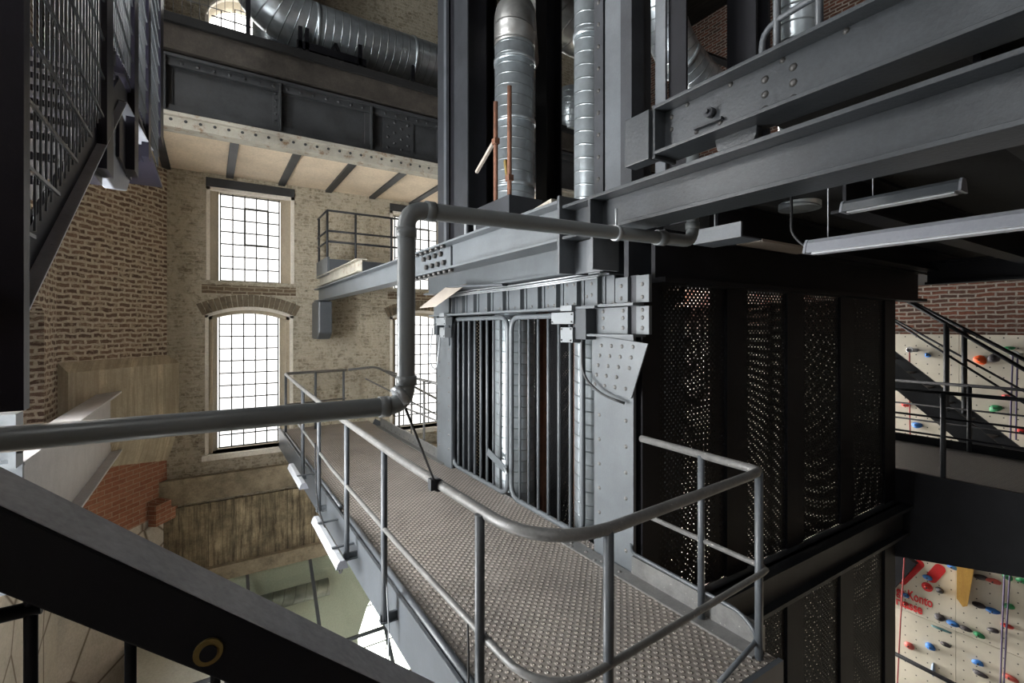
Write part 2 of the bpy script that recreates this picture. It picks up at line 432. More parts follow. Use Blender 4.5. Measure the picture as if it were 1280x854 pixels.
# ------------------------------------------------------------------ walls with openings
def wall(mb, u0, u1, z0, z1, f, t, ops):
    """f(u, depth, z) -> xyz; ops: (ua, ub, za, zb, rise) with zb the springing line"""
    us = sorted({u0, u1} | {x for o in ops for x in o[:2] if u0 < x < u1})
    def hx(ua, ub, za, zb):
        if zb - za < 1e-4: return
        mb.hexa([f(ua, 0, za), f(ub, 0, za), f(ub, t, za), f(ua, t, za), f(ua, 0, zb), f(ub, 0, zb), f(ub, t, zb), f(ua, t, zb)])
    for a, b in zip(us[:-1], us[1:]):
        cov = sorted([(o[2], o[3] + o[4]) for o in ops if o[0] <= a + 1e-6 and o[1] >= b - 1e-6])
        z = z0
        for za, zb in cov: hx(a, b, z, za); z = zb
        hx(a, b, z, z1)
    for ua, ub, za, zb, r in ops:
        if not r: continue
        n = 14; top = zb + r; pr = []
        half = (ub - ua) / 2; R = (half * half + r * r) / (2 * r); mid = (ua + ub) / 2
        for i in range(n + 1):
            u = ua + (ub - ua) * i / n; pr.append((u, top - R + math.sqrt(max(0, R * R - (u - mid) ** 2))))
        for (a, ha), (b, hb) in zip(pr[:-1], pr[1:]):
            mb.hexa([f(a, 0, ha), f(b, 0, hb), f(b, t, hb), f(a, t, ha), f(a, 0, top + 1e-4), f(b, 0, top + 1e-4), f(b, t, top + 1e-4), f(a, t, top + 1e-4)])

def reveal(mb, f, op, d0, d1, th=.035, sill=True):
    ua, ub, za, zb, r = op; pr = []
    if r:
        half = (ub - ua) / 2; R = (half * half + r * r) / (2 * r); mid = (ua + ub) / 2; n = 14
        pr = [(ua + (ub - ua) * i / n, zb + r - R + math.sqrt(max(0, R * R - (ua + (ub - ua) * i / n - mid) ** 2))) for i in range(n + 1)]
    else: pr = [(ua, zb), (ub, zb)]
    segs = [((ua, za), (ua, pr[0][1]), (1, 0)), ((ub, za), (ub, pr[-1][1]), (-1, 0))] + [(a, b, (0, -1)) for a, b in zip(pr[:-1], pr[1:])]
    if sill: segs.append(((ua, za), (ub, za), (0, 1)))
    for (a, b, nn) in segs:
        a2 = (a[0] + nn[0] * th, a[1] + nn[1] * th); b2 = (b[0] + nn[0] * th, b[1] + nn[1] * th)
        mb.hexa([f(a[0], d0, a[1]), f(b[0], d0, b[1]), f(b[0], d1, b[1]), f(a[0], d1, a[1]), f(a2[0], d0, a2[1]), f(b2[0], d0, b2[1]), f(b2[0], d1, b2[1]), f(a2[0], d1, a2[1])])

win_n = [0]
def window(f, op, depth, nu, nz, casement=True):
    win_n[0] += 1; ua, ub, za, zb, r = op; zt = zb + r
    def top(u):
        if not r: return zb
        half = (ub - ua) / 2; R = (half * half + r * r) / (2 * r); return zb + r - R + math.sqrt(max(0, R * R - (u - (ua + ub) / 2) ** 2))
    mb = MB(); e = .04
    def bx(a, b, c, d, w=.012):
        mb.hexa([f(a, depth - w, c), f(b, depth - w, c), f(b, depth + w, c), f(a, depth + w, c), f(a, depth - w, d), f(b, depth - w, d), f(b, depth + w, d), f(a, depth + w, d)])
    for i in range(nu + 1):
        u = ua + e + (ub - ua - 2 * e) * i / nu; hw = .011 if i in (0, nu) else .0105
        bx(u - hw, u + hw, za + .03, top(u) - .01)
    k = (zt - za - .06) / nz
    for j in range(nz + 1):
        z = za + .03 + k * j; hw = .011 if j in (0,) or (j == nz and not r) else .0105
        if z > zt - .02 and r: continue
        a, b = ua + e, ub - e
        if r and z > zb:
            half = (ub - ua) / 2; R = (half * half + r * r) / (2 * r); zc = zb + r - R
            q = math.sqrt(max(0, R * R - (z - zc) ** 2)); a = max(a, (ua + ub) / 2 - q); b = min(b, (ua + ub) / 2 + q)
        bx(a, b, z - hw, z + hw)
    if casement:      # opening light: a doubled frame in the middle panes
        us = [ua + e + (ub - ua - 2 * e) * i / nu for i in (2, 4)]; zs = [za + .03 + k * j + .012 for j in (nz - 4, nz - 1)]
        for u in us: bx(u - .016, u + .016, zs[0], zs[1], .018)
        for z in zs: bx(us[0], us[1], z - .014, z + .014, .018)
    o = struct('window_%d' % win_n[0], mb, 'sash')
    g = MB()
    if r:
        n = 14; pr = [(ua + (ub - ua) * i / n) for i in range(n + 1)]
        for a, b in zip(pr[:-1], pr[1:]): g.hexa([f(a, depth - .003, za), f(b, depth - .003, za), f(b, depth + .003, za), f(a, depth + .003, za), f(a, depth - .003, top(a)), f(b, depth - .003, top(b)), f(b, depth + .003, top(b)), f(a, depth + .003, top(a))])
    else: g.hexa([f(ua, depth - .003, za), f(ub, depth - .003, za), f(ub, depth + .003, za), f(ua, depth + .003, za), f(ua, depth - .003, zb), f(ub, depth - .003, zb), f(ub, depth + .003, zb), f(ua, depth + .003, zb)])
    g.build('pane', 'glass', o)
    return o

fB = lambda u, d, z: (u, 10.4 + d, z)
opsB = [(-.03, 1.45, .88, 2.60, 0), (-.05, 1.43, -2.33, .24, .16), (3.4, 4.9, .88, 2.60, 0), (3.4, 4.9, -2.30, .24, .16),
        (6.9, 8.4, .88, 2.6, 0), (6.9, 8.4, -2.3, .24, .16), (9.3, 10.9, .88, 2.6, 0), (9.3, 10.9, -2.3, .24, .16), (-.05, 1.15, 4.9, 5.75, .5), (3.5, 4.7, 4.9, 5.75, .5), (6.9, 8.1, 4.9, 5.75, .5), (9.3, 10.9, -7.6, -4.9, 0), (2.7, 5.6, -9.0, -6.6, 1.3)]
mb = MB(); wall(mb, -.62, 11.5, -4.6, 8.5, fB, .55, opsB[:-2]); struct('wall_back', mb, 'brick_far')
mb = MB(); wall(mb, -.62, 11.5, -9.5, -4.6, fB, .55, opsB[-2:]); struct('wall_back_lower', mb, 'white_wall')
mb = MB()
for op in opsB[:-2]: reveal(mb, fB, op, -.012, .07, .058, sill=False)
struct('trim_1', mb, 'reveal')
mb = MB()
for ua, ub, za, zb, r in opsB[:8]:
    for u, q in ((ua, 1), (ub, -1)):
        mb.hexa([fB(u, .07, za), fB(u + q * .045, .07, za), fB(u + q * .2, .36, za), fB(u, .36, za), fB(u, .07, zb + r * .5), fB(u + q * .045, .07, zb + r * .5), fB(u + q * .2, .36, zb + r), fB(u, .36, zb + r)])
    if r: reveal(mb, fB, (ua, ub, za, zb, r), .07, .4, .12, sill=False)
    mb.hexa([fB(ua, .36, za), fB(ua + .2, .36, za), fB(ua + .2, .42, za), fB(ua, .42, za), fB(ua, .36, zb + r), fB(ua + .2, .36, zb + r), fB(ua + .2, .42, zb + r), fB(ua, .42, zb + r)])
    mb.hexa([fB(ub - .2, .36, za), fB(ub, .36, za), fB(ub, .42, za), fB(ub - .2, .42, za), fB(ub - .2, .36, zb + r), fB(ub, .36, zb + r), fB(ub, .42, zb + r), fB(ub - .2, .42, zb + r)])
for ua, ub, za, zb, r in opsB[8:11]: reveal(mb, fB, (ua, ub, za, zb, r), .07, .5, .03, sill=True)
struct('trim_9', mb, 'jamb')
mb = MB()
for ua, ub, za, zb, r in (opsB[1], opsB[3], opsB[5]):      # soldier-course arches and the darker band above them
    half = (ub - ua) / 2; Rr = (half * half + r * r) / (2 * r); zc = zb + r - Rr; um = (ua + ub) / 2; am = math.asin(half / Rr) * 1.06; n = 19
    for i in range(n):
        a0 = -am + 2 * am * (i + .08) / n; a1 = -am + 2 * am * (i + .92) / n; q = []
        for rr in (Rr + .01, Rr + .23):
            for a in (a0, a1): q.append((um + rr * math.sin(a), zc + rr * math.cos(a)))
        mb.hexa([fB(q[0][0], 0, q[0][1]), fB(q[1][0], 0, q[1][1]), fB(q[1][0], -.012, q[1][1]), fB(q[0][0], -.012, q[0][1]), fB(q[2][0], 0, q[2][1]), fB(q[3][0], 0, q[3][1]), fB(q[3][0], -.012, q[3][1]), fB(q[2][0], -.012, q[2][1])])
struct('trim_10', mb, 'arch_brick')
mb = MB()
for ua, ub, za, zb, r in (opsB[1], opsB[3], opsB[5]): mb.box(ua - .05, ub + .05, 10.393, 10.41, .64, .80)
struct('trim_11', mb, 'brick_band')
for op in opsB[:8]: window(fB, (op[0] + .19, op[1] - .19, op[2], op[3], op[4] * .62), .36, 5, 7 if op[4] == 0 else 11, op[4] == 0)
for op in opsB[8:11]: window(fB, op, .38, 5, 5, False)
window(fB, opsB[11], .4, 4, 6, False); window(fB, opsB[12], .4, 4, 4, False)
DAY = 2.2; FILL_L = 52.0
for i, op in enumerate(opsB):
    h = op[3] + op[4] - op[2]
    opening_light('daylight_and_fill_back', ((op[0] + op[1]) / 2, 11.25, op[2] + h / 2), (0, -1, 0), op[1] - op[0] + .7, h + .6, DAY if i < 4 else 9.0 if i == 12 else 130.0 if i in (6, 7, 11) else 8.0)  # rightmost openings are unseen, added to brighten the climbing wall

# left wall (mostly outside the frame), with unseen windows added to light the room
fL = lambda u, d, z: (-1.75 - d, u, z)
opsL = [(y, y + 1.5, a, b, r) for y in (3.3, 5.05) for a, b, r in ((.88, 2.6, 0), (-2.3, .24, .16))]
opsLN = [(-2.6, -1.1, .88, 2.6, 0), (-2.6, -1.1, -2.3, .24, .16), (.2, 1.3, .88, 2.6, 0)]  # unseen near windows, added as fill for the pipe
opsLH = [(-1.9, .4, 3.0, 6.0, 0)]  # unseen high window, added to light upward-facing near surfaces
opsLL = [(2.4, 3.9, -8.2, -4.2, 0), (4.2, 5.7, -8.2, -4.2, 0)]  # unseen low windows, added for light from below
opsLU = [(3.2, 4.7, 4.4, 7.4, 0), (5.2, 6.7, 4.4, 7.4, 0)]  # unseen upper windows, added to brighten the ducts
niche = (7.45, 8.28, -2.2, .18, .14)
mb = MB(); wall(mb, -3, 9.0, -2.45, 8.5, fL, .5, opsL + opsLN + opsLU + opsLH + [niche]); mb.box(-2.3, -2.25, 7.3, 8.5, -2.4, .5); struct('wall_left', mb, 'brick_left')
mb = MB(); wall(mb, -3, 9.0, -9.5, -2.45, fL, .5, opsLL); struct('wall_left_lower', mb, 'plaster')
for op in opsL + opsLN: window(fL, op, .33, 6, 8 if op[4] == 0 else 11)
for op in opsLL + opsLU + opsLH: window(fL, op, .33, 5, 8, False)
for op in opsL + opsLN + opsLL + opsLU + opsLH:
    h = op[3] + op[4] - op[2]
    opening_light('added_light_left', (-2.7, (op[0] + op[1]) / 2, op[2] + h / 2), (1, 0, 0), 2.1, h + .6, 7.0 if op in opsLN else 12.0 if op in opsLH else 22.0 if op in opsLU else 15.0 if op in opsLL else FILL_L, (.97, .99, 1))  # lights outside the added left windows

# slanted corner pier between the left and the back wall
P0 = V((-.60, 10.42, 0)); P1 = V((-1.76, 8.88, 0)); TD = (P1 - P0).normalized(); LEN = (P1 - P0).length
NR = V((.799, -.602, 0))
def fP(u, d, z): q = P0 + TD * u - NR * d; return (q.x, q.y, z)
mb = MB(); wall(mb, 0, LEN, -1.8, 8.5, fP, .6, []); struct('wall_corner', mb, 'brick_left')
mb = MB(); wall(mb, 0, LEN, -3.25, -1.8, fP, .6, []); struct('wall_corner_patch', mb, 'brick_red')
mb = MB(); wall(mb, 0, LEN, -9.5, -3.25, fP, .6, []); struct('wall_corner_base', mb, 'plaster')
mb = MB(); d = -.16
def hexP(u0, u1, d0, d1, z0, z1, zb=None):
    zb = z1 if zb is None else zb
    mb.hexa([fP(u0, d1, z0), fP(u1, d1, z0), fP(u1, d0, z0), fP(u0, d0, z0), fP(u0, d1, z1), fP(u1, d1, z1), fP(u1, d0, zb), fP(u0, d0, zb)])
hexP(-.06, LEN - .02, .0, d, -1.75, -.62, -.48)
mb.hexa([fP(-.03, 0, -2.35), fP(1.3, 0, -2.1), fP(1.3, .02, -2.1), fP(-.03, .02, -2.35), fP(-.03, d, -1.75), fP(1.3, d, -1.75), fP(1.3, .02, -1.75), fP(-.03, .02, -1.75)])
struct('trim_2', mb, 'conc')
mb = MB(); hexP(-.05, .42, .0, -.14, -3.35, -3.0, -2.93); struct('trim_3', mb, 'brick_red')

# concrete bands on the back wall
mb = MB(); mb.box(-.75, 11.4, 10.26, 10.42, -3.12, -2.68); struct('trim_4', mb, 'conc_ledge')
mb = MB(); mb.box(-.75, 11.4, 10.34, 10.42, -4.36, -3.2); struct('trim_5', mb, 'conc_dark')
mb = MB(); mb.box(-.75, 11.4, 10.22, 10.42, -4.62, -4.36); struct('trim_6', mb, 'conc_ledge')
mb = MB(); mb.box(-.035, 1.455, 10.37, 10.5, 2.6, 2.76); mb.box(3.395, 4.905, 10.37, 10.5, 2.6, 2.76); struct('trim_7', mb, 'girder')
mb = MB(); mb.box(-.1, 1.48, 10.3, 10.75, -2.42, -2.33); mb.box(3.35, 4.95, 10.3, 10.75, -2.39, -2.3); struct('trim_8', mb, 'reveal')

# upper floor by the back wall: cream soffit, strips, slab edge
mb = MB(); mb.box(-1.7, 11.5, 8.31, 10.4, 2.84, 2.98); struct('ceiling', mb, 'soffit')
for x in (-.62, .34, 1.22, 2.1, 3.0, 3.9, 4.8):
    mb = MB(); mb.box(x - .06, x + .06, 8.2, 10.4, 2.80, 2.845); struct('trim_%d' % (win_n[0] + int(x * 10) + 40), mb, 'girder')
mb = MB(); mb.box(-1.7, 11.5, 7.92, 10.4, 3.78, 4.12); struct('slab_upper', mb, 'slab_edge')
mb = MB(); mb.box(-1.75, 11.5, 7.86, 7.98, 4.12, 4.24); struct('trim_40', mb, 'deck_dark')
mb = MB(); mb.box(-2.3, 12, -3.2, 11, 8.5, 8.7); struct('roof', mb, 'roof')
mb = MB(); mb.box(-2.3, 12, -3.2, 11, -9.2, -9.0); struct('floor', mb, 'white_floor')

# right wall: brick above, openings that light the far end
fR = lambda u, d, z: (11.5 + d, u, z)
opsR = []
mb = MB(); wall(mb, -3.2, 10.4, -9.2, 8.5, fR, .5, opsR); struct('wall_right', mb, 'brick_right')
for op in opsR:
    window(fR, op, .3, 6, 9, False); h = op[3] + op[4] - op[2]
    opening_light('daylight_right', (12.35, (op[0] + op[1]) / 2, op[2] + h / 2), (-1, 0, 0), op[1] - op[0] + .6, h + .5, 2.0, (.95, 1, .95))
mb = MB(); wall(mb, -2.3, 12, -9.2, 8.5, lambda u, d, z: (u, -3.2 - d, z), .4, []); struct('wall_front', mb, 'brick_dark')

# ------------------------------------------------------------------ plate girder under the upper floor
g = thing('plate_girder', 'sooty riveted plate girder carrying the upper floor above the windows', 'girder', (4.5, 8.1, 2.75))
mb = MB(); mb.box(-1.7, 11.4, 8.09, 8.12, 2.97, 3.7); mb.build('web', 'girder', g)
mb = MB(); mb.box(-1.7, 11.4, 7.96, 8.25, 3.7, 3.74); mb.box(-1.7, 11.4, 8.02, 8.09, 3.6, 3.7); mb.build('top_flange', 'girder', g)
mb = MB(); mb.box(-1.7, 11.4, 7.96, 8.25, 2.93, 2.97); mb.box(-1.7, 11.4, 8.02, 8.09, 2.97, 3.06); mb.build('bottom_flange', 'girder', g)
for x in (-.5, .92, 2.3, 3.6):
    mb = MB(); mb.box(x - .012, x + .012, 7.97, 8.1, 2.97, 3.7); mb.box(x - .09, x + .09, 8.07, 8.1, 2.98, 3.69); mb.build('stiffener', 'girder', g)
mb = MB(); mb.box(2.52, 3.06, 8.065, 8.095, 3.02, 3.66); mb.build('splice_plate', 'girder', g)
rivets(g, [(x * .19 - .5, 8.018, 3.65) for x in range(0, 28)], (0, -1, 0), .025, 'girder')
rivets(g, [(2.6 + .12 * i, 8.064, 3.10 + .09 * j) for i in range(4) for j in range(6) if (i + j) % 2 == 0], (0, -1, 0), .026, 'girder')
rivets(g, [(.92 + dx, 8.068, 3.06 + .1 * j) for dx in (-.055, .055) for j in range(6)], (0, -1, 0), .022, 'girder')
b = thing('painted_beam', 'off-white rust-flecked beam directly under the sooty plate girder', 'beam', (4.5, 8.1, 2.74))
mb = MB(); mb.box(-1.7, 11.4, 7.9, 8.3, 2.88, 2.928); mb.box(-1.7, 11.4, 7.97, 8.2, 2.74, 2.88); mb.build('flange', 'white_rust', b)
rivets(b, [(x * .17 - .6, 7.968, 2.84) for x in range(0, 24)], (0, -1, 0), .022, 'girder')

# ------------------------------------------------------------------ walkway
DZ = -1.95
wk = thing('walkway', 'grey steel walkway with studded tread plate in front of the barred gates', 'walkway', (2, 5.9, DZ - .35))
mb = MB(); mb.box(1.2, 2.83, 1.55, 10.1, DZ - .02, DZ); mb.box(2.83, 2.94, 3.17, 6.04, DZ - .02, DZ); mb.build('deck_plate', 'tread', wk)
mb = MB(); mb.box(1.14, 1.165, 1.45, 10.1, DZ - .33, DZ + .04); mb.box(1.165, 1.25, 1.45, 10.1, DZ - .33, DZ - .31); mb.build('stringer', 'steel_mid', wk, .003)
mb = MB(); mb.box(1.2, 2.82, 1.5, 1.53, DZ - .33, DZ + .02); mb.build('end_stringer', 'steel_mid', wk)
mb = MB(); mb.tube([(1.20, 1.5, DZ + .03), (1.20, 5.0, DZ + .03)], .026, 10); mb.tube([(1.20, 5.3, DZ + .03), (1.20, 9.9, DZ + .03)], .02, 10); mb.build('edge_tube', 'steel_mid', wk)
mb = MB(); mb.box(2.88, 2.9, 6.3, 9.4, DZ, DZ + .16); mb.box(2.8, 2.9, 6.3, 9.4, DZ, DZ + .012); mb.build('toe_board', 'rail', wk)
rivets(wk, [(2.878, 6.5 + .22 * i, DZ + .05) for i in range(13)], (-1, 0, 0), .014)
mb = MB(); mb.box(2.82, 2.84, 1.62, 2.68, DZ, DZ + .15); mb.box(2.70, 2.83, 1.62, 3.5, DZ, DZ + .012); mb.build('toe_board', 'rail', wk)
rivets(wk, [(2.76, 2.75 + .2 * i, DZ + .012) for i in range(4)] + [(2.72, 3.0 + .3 * i, DZ + .012) for i in range(2)], (0, 0, 1), .018)
for y in (3.0, 5.1, 7.2, 9.2):
    mb = MB(); mb.box(1.2, 2.9, y - .03, y + .03, DZ - .2, DZ - .02); mb.build('cross_bearer', 'steel_mid', wk)

RZ = -.85
rl = thing('railing', 'worn grey tubular railing round the near end and left edge of the walkway', 'railing', (1.06, 5, DZ))
top = rnd_path([(2.81, 2.57, RZ), (2.76, 1.60, RZ), (1.06, 1.45, RZ), (1.08, 9.72, RZ), (2.95, 10.2, RZ)], .0, 1)
top = [V((2.81, 2.57, RZ))] + [V((2.77, 1.66, RZ)), V((2.755, 1.615, RZ)), V((2.71, 1.60, RZ))] + rnd_path([(2.6, 1.585, RZ), (1.08, 1.46, RZ), (1.05, 3.0, RZ)], .42, 10) + [V((1.05, 5, RZ)), V((1.12, 7.5, RZ)), V((1.2, 9.62, RZ)), V((1.23, 9.72, RZ)), V((1.3, 9.75, RZ)), V((2.35, 9.95, RZ))]
mb = MB(); mb.tube(top, .026, 16); mb.build('handrail', 'rail', rl)
MZ = -1.42
mid = [V((2.80, 2.57, MZ)), V((2.78, 1.6, MZ)), V((2.76, 1.57, MZ)), V((2.7, 1.56, MZ))] + rnd_path([(2.6, 1.555, MZ), (1.08, 1.46, MZ), (1.05, 3.0, MZ)], .3, 8) + [V((1.05, 5, MZ)), V((1.12, 7.5, MZ)), V((1.22, 9.7, MZ)), V((2.35, 9.95, MZ))]
mb = MB(); mb.tube(mid, .017, 12); mb.build('middle_rail', 'rail', rl)
for (x, y, z) in ((1.045, 1.92, -2.1), (1.05, 3.34, -2.08), (1.05, 4.42, -2.08), (1.06, 5.75, -2.08), (1.1, 7.1, -2.08), (1.2, 9.62, -2.08), (1.75, 9.83, DZ), (2.3, 9.94, DZ), (1.43, 1.49, -2.2), (2.74, 1.6, -2.2), (2.78, 2.02, DZ)):
    mb = MB(); mb.tube([(x, y, z), (x, y, RZ)], .023, 14); p = mb.build('post', 'steel_mid', rl)
    if z < DZ:
        mb = MB(); mb.box(x - .03, 1.15 if x < 1.3 else x + .03, y - .03, y + .03, z, z + .012); mb.box(x - .03, 1.14 if x < 1.3 else x + .03, y - .012, y + .012, z + .012, z + .06); mb.build('foot_bracket', 'steel', p)

sr = thing('stair_railing', 'grey sloping railing of the stair going down beside the far windows', 'railing', (3.6, 10, -2.4))
mb = MB(); mb.tube(rnd_path([(2.4, 9.97, RZ), (2.97, 10.0, -.81), (5.4, 10.0, -2.2)], .15, 5), .024, 10); mb.build('handrail', 'rail', sr)
mb = MB(); mb.tube([(2.75, 10, -1.05), (5.4, 10.0, -2.55)], .016, 8); mb.build('middle_rail', 'rail', sr)
for x in (3.75, 4.05):
    mb = MB(); zt = -.81 - (x - 2.97) * .572; mb.tube([(x, 10, zt - 1.25), (x, 10, zt)], .02, 8); mb.build('post', 'rail', sr)
mb = MB(); mb.bar((2.9, 10, -2.0), (5.4, 10, -3.4), .03, .22); mb.build('stringer', 'steel_mid', sr)
sr2 = thing('guard_rail', 'short grey guard rail meeting the far riveted column near the right windows', 'railing', (2.95, 8, DZ))
mb = MB(); mb.tube([(2.95, 6.56, RZ), (2.95, 9.3, RZ)], .022, 10); mb.build('handrail', 'rail', sr2)
mb = MB(); mb.tube([(2.95, 6.56, MZ), (2.95, 9.3, MZ)], .015, 8); mb.build('middle_rail', 'rail', sr2)
for y in (7.3, 8.5):
    mb = MB(); mb.tube([(2.95, y, DZ - .1), (2.95, y, RZ)], .02, 10); mb.build('post', 'rail', sr2)

# ------------------------------------------------------------------ shaft frame
SX = 2.85
def column(label, y0, y1, flare):
    t = thing('shaft_column', label, 'column', (SX, (y0 + y1) / 2, -2.6))
    mb = MB(); mb.box(SX, SX + .03, y0, y1, -2.6, -.06 if flare else .42); mb.build('face_plate', 'steel', t, .003)
    mb = MB(); mb.box(SX + .03, SX + .45, (y0 + y1) / 2 - .15, (y0 + y1) / 2 - .1, -2.6, 1.2); mb.box(SX + .03, SX + .45, (y0 + y1) / 2 + .1, (y0 + y1) / 2 + .15, -2.6, 1.2); mb.build('web', 'steel_dark', t)
    return t
col = column('light grey riveted column with flared top at the near corner of the shaft', 2.69, 3.15, True)
mb = MB(); mb.prism([(SX - .014, 3.16, -.54), (SX - .014, 2.70, -.56), (SX - .014, 2.53, -.12), (SX - .014, 3.16, -.06)], (.013, 0, 0)); mb.build('gusset_plate', 'steel', col, .002)
mb = MB(); mb.box(SX - .12, SX + .02, 2.58, 3.16, -.07, -.052); mb.build('shelf_plate', 'steel', col)
mb = MB(); mb.box(SX - .012, SX + .02, 2.74, 3.16, -.05, .17); mb.box(SX - .012, SX + .02, 2.52, 2.65, -.05, .17); mb.build('head_plate', 'steel', col, .002)
mb = MB(); mb.box(SX + .02, SX + .06, 2.65, 2.74, -.05, .42); mb.build('head_web', 'steel_dark', col)
mb = MB(); mb.box(SX - .10, SX + .02, 2.60, 3.2, .175, .195); mb.build('head_shelf', 'steel', col)
mb = MB(); mb.box(SX - .012, SX + .02, 2.74, 2.88, .2, .41); mb.box(SX - .012, SX + .02, 2.52, 2.65, .2, .41); mb.build('cap_plate', 'steel', col, .002)
rivets(col, [(SX - .001, y, -.75 - .21 * k) for y in (2.77, 3.08) for k in range(6)], (-1, 0, 0))
rivets(col, [(SX - .015, 2.68 + .12 * i + .02 * k, -.15 - .085 * k) for k in range(5) for i in range(4) if not (k > 2 and i == 0 and k == 3)], (-1, 0, 0))
rivets(col, [(SX - .013, y, z) for y in (2.585, 2.79, 3.02) for z in (0, .06 + .02, .14)] + [(SX - .013, y, z) for y in (2.585, 2.81) for z in (.24, .34)], (-1, 0, 0))
rivets(col, [(SX - .08 + .04 * (i % 2), 2.65 + .08 * i, .196) for i in range(6)], (0, 0, 1), .016)
col2 = column('light grey riveted column at the far corner of the shaft by the right window', 6.06, 6.55, False)
rivets(col2, [(SX - .001, y, .3 - .2 * k) for y in (6.14, 6.46) for k in range(11)], (-1, 0, 0))
mb = MB(); mb.prism([(SX - .02, 6.62, .45), (SX - .02, 6.62, .2), (SX - .02, 6.5, -.25), (SX - .02, 6.1, -.25), (SX - .02, 6.1, .45)], (.02, 0, 0)); mb.build('gusset_plate', 'steel', col2)

# lintel above the gates
lt = thing('lintel_girder', 'light grey ribbed lintel girder over the barred gates', 'girder', (SX, 4.7, .16))
mb = MB(); mb.box(SX, SX + .02, 2.9, 6.5, .19, .44); mb.build('web', 'steel', lt)
mb = MB(); mb.box(SX - .13, SX + .12, 3.0, 6.55, .165, .188); mb.build('bottom_flange', 'steel', lt, .002)
mb = MB(); mb.box(SX - .06, SX + .12, 2.9, 6.55, .44, .455); mb.build('top_flange', 'steel', lt)
for i, y in enumerate((3.05, 3.32, 3.62, 3.92, 4.24, 4.6, 4.95, 5.3, 5.62, 5.92)):
    mb = MB(); mb.box(SX - .06, SX, y - .008, y + .008, .19, .44); mb.box(SX - .012, SX, y - .05, y + .05, .19, .44); mb.build('stiffener', 'steel', lt)
rivets(lt, [(SX - .001, y + d, z) for y in (3.47, 3.77) for d in (-.05, .05) for z in (.22, .40)] + [(SX - .001, 3.18 + dy, z) for dy, z in ((0, .39), (0, .29), (.06, .28), (-.08, .29))], (-1, 0, 0), .016)
rivets(lt, [(SX - .001, 4.1 + .33 * i, .225) for i in range(7)], (-1, 0, 0), .014)
up = thing('upper_girder', 'pale grey bolted girder between the lintel and the long beam', 'girder', (2.78, 4.8, .46))
mb = MB(); mb.box(2.74, 2.76, 2.9, 6.6, .50, 1.1); mb.build('web', 'steel', up)
mb = MB(); mb.box(2.66, 2.86, 2.9, 6.6, .48, .50); mb.build('bottom_flange', 'steel', up)
rivets(up, [(2.70, 3.2 + .21 * i, .50) for i in range(15)], (0, 0, 1), .016)
for i, z in enumerate((.405, .425, .452)):
    mb = MB(); x = 2.71 + .014 * i; mb.tube([(x, 2.95, z + .01), (x, 4.2, z), (x, 5.2, z + .012), (x, 6.2, z)], .009, 8)
    single('cable_conduit', mb, 'galv', ('lowest', 'middle', 'topmost')[i] + ' of the three thin conduits running along the lintel', 'conduit', 'conduits along the lintel')

# gates
def gate(label, y0, y1, nb, extra):
    t = thing('barred_gate', label, 'gate', (2.9, (y0 + y1) / 2, -1.93), 'barred shaft gates')
    z0, z1 = -1.915, .12
    loop = rnd_path([(2.9, (y0 + y1) / 2, z1), (2.9, y0, z1), (2.9, y0, z0), (2.9, y1, z0), (2.9, y1, z1), (2.9, (y0 + y1) / 2, z1)], .16, 6)
    mb = MB(); mb.tube(loop, .028, 12, False); mb.build('frame', 'steel', t)
    for i in range(nb):
        y = y0 + (y1 - y0) * (i + 1) / (nb + 1)
        mb = MB(); mb.tube([(2.9, y, z0), (2.9, y, z1)], .016, 10); mb.build('bar', 'steel', t)
    return t
g1 = gate('far gate of rounded grey tubes with upright bars, left of the pair', 4.66, 6.1, 8, True)
mb = MB(); mb.bar((2.86, 5.05, -1.5), (2.86, 4.62, -1.62), .012, .09, (0, 0, 1)); mb.build('latch_plate', 'steel', g1)
mb = MB(); mb.tube([(2.86, 4.66, -1.6), (2.80, 4.52, -1.62)], .012, 8); mb.build('latch_bolt', 'galv', g1)
g2 = gate('near gate of grey tubes with upright bars, beside the flared column', 3.36, 4.58, 6, False)

# interlock boxes by the gate corners
def box_set(label, y, flip):
    t = thing('switch_box', label, 'switch box', (2.78, y, -.12), 'gate switch boxes')
    s = -1 if flip else 1
    mb = MB(); mb.box(2.70, 2.80, y - .02, y + .30, .035, .14); mb.build('front_box', 'box_grey', t, .004)
    mb = MB(); mb.box(2.72, 2.86, y - s * .16 if not flip else y + .30, y - .02 if not flip else y + .42, -.10, .165); mb.build('housing', 'box_dark', t, .004)
    mb = MB(); mb.box(2.69, 2.79, y - .02, y + .15, -.13, .005); mb.build('lower_box', 'box_grey', t, .004)
    mb = MB(); mb.box(2.68, 2.78, y - .02, y + .14, .15, .20); mb.build('cover_strip', 'box_grey', t, .003)
    rivets(t, [(2.699, y, .055), (2.699, y + .28, .055), (2.699, y, .12), (2.689, y, -.11), (2.689, y + .13, -.11), (2.689, y, -.01), (2.689, y + .13, -.01)], (-1, 0, 0), .008, 'bolt', 'bolt')
    return t
box_set('grey gate switch box beside the flared near column', 3.27, False)
box_set('grey gate switch box at the far gate under the tilted plate', 5.95, True)
mb = MB(); mb.tube(rnd_path([(2.78, 3.22, -.12), (2.77, 3.22, -.42), (2.76, 2.95, -.56), (2.80, 2.74, -.60)], .14, 6), .011, 8)
single('cable', mb, 'black', 'black cable looping across the flared near column below its switch box', 'cable')
mb = MB(); mb.tube(rnd_path([(2.70, 6.36, .0), (2.68, 6.45, -.5), (2.72, 6.28, -.62), (2.75, 6.2, -.1)], .15, 6), .01, 8)
single('cable', mb, 'galv', 'thin looped cable hanging below the far gate switch box', 'cable')
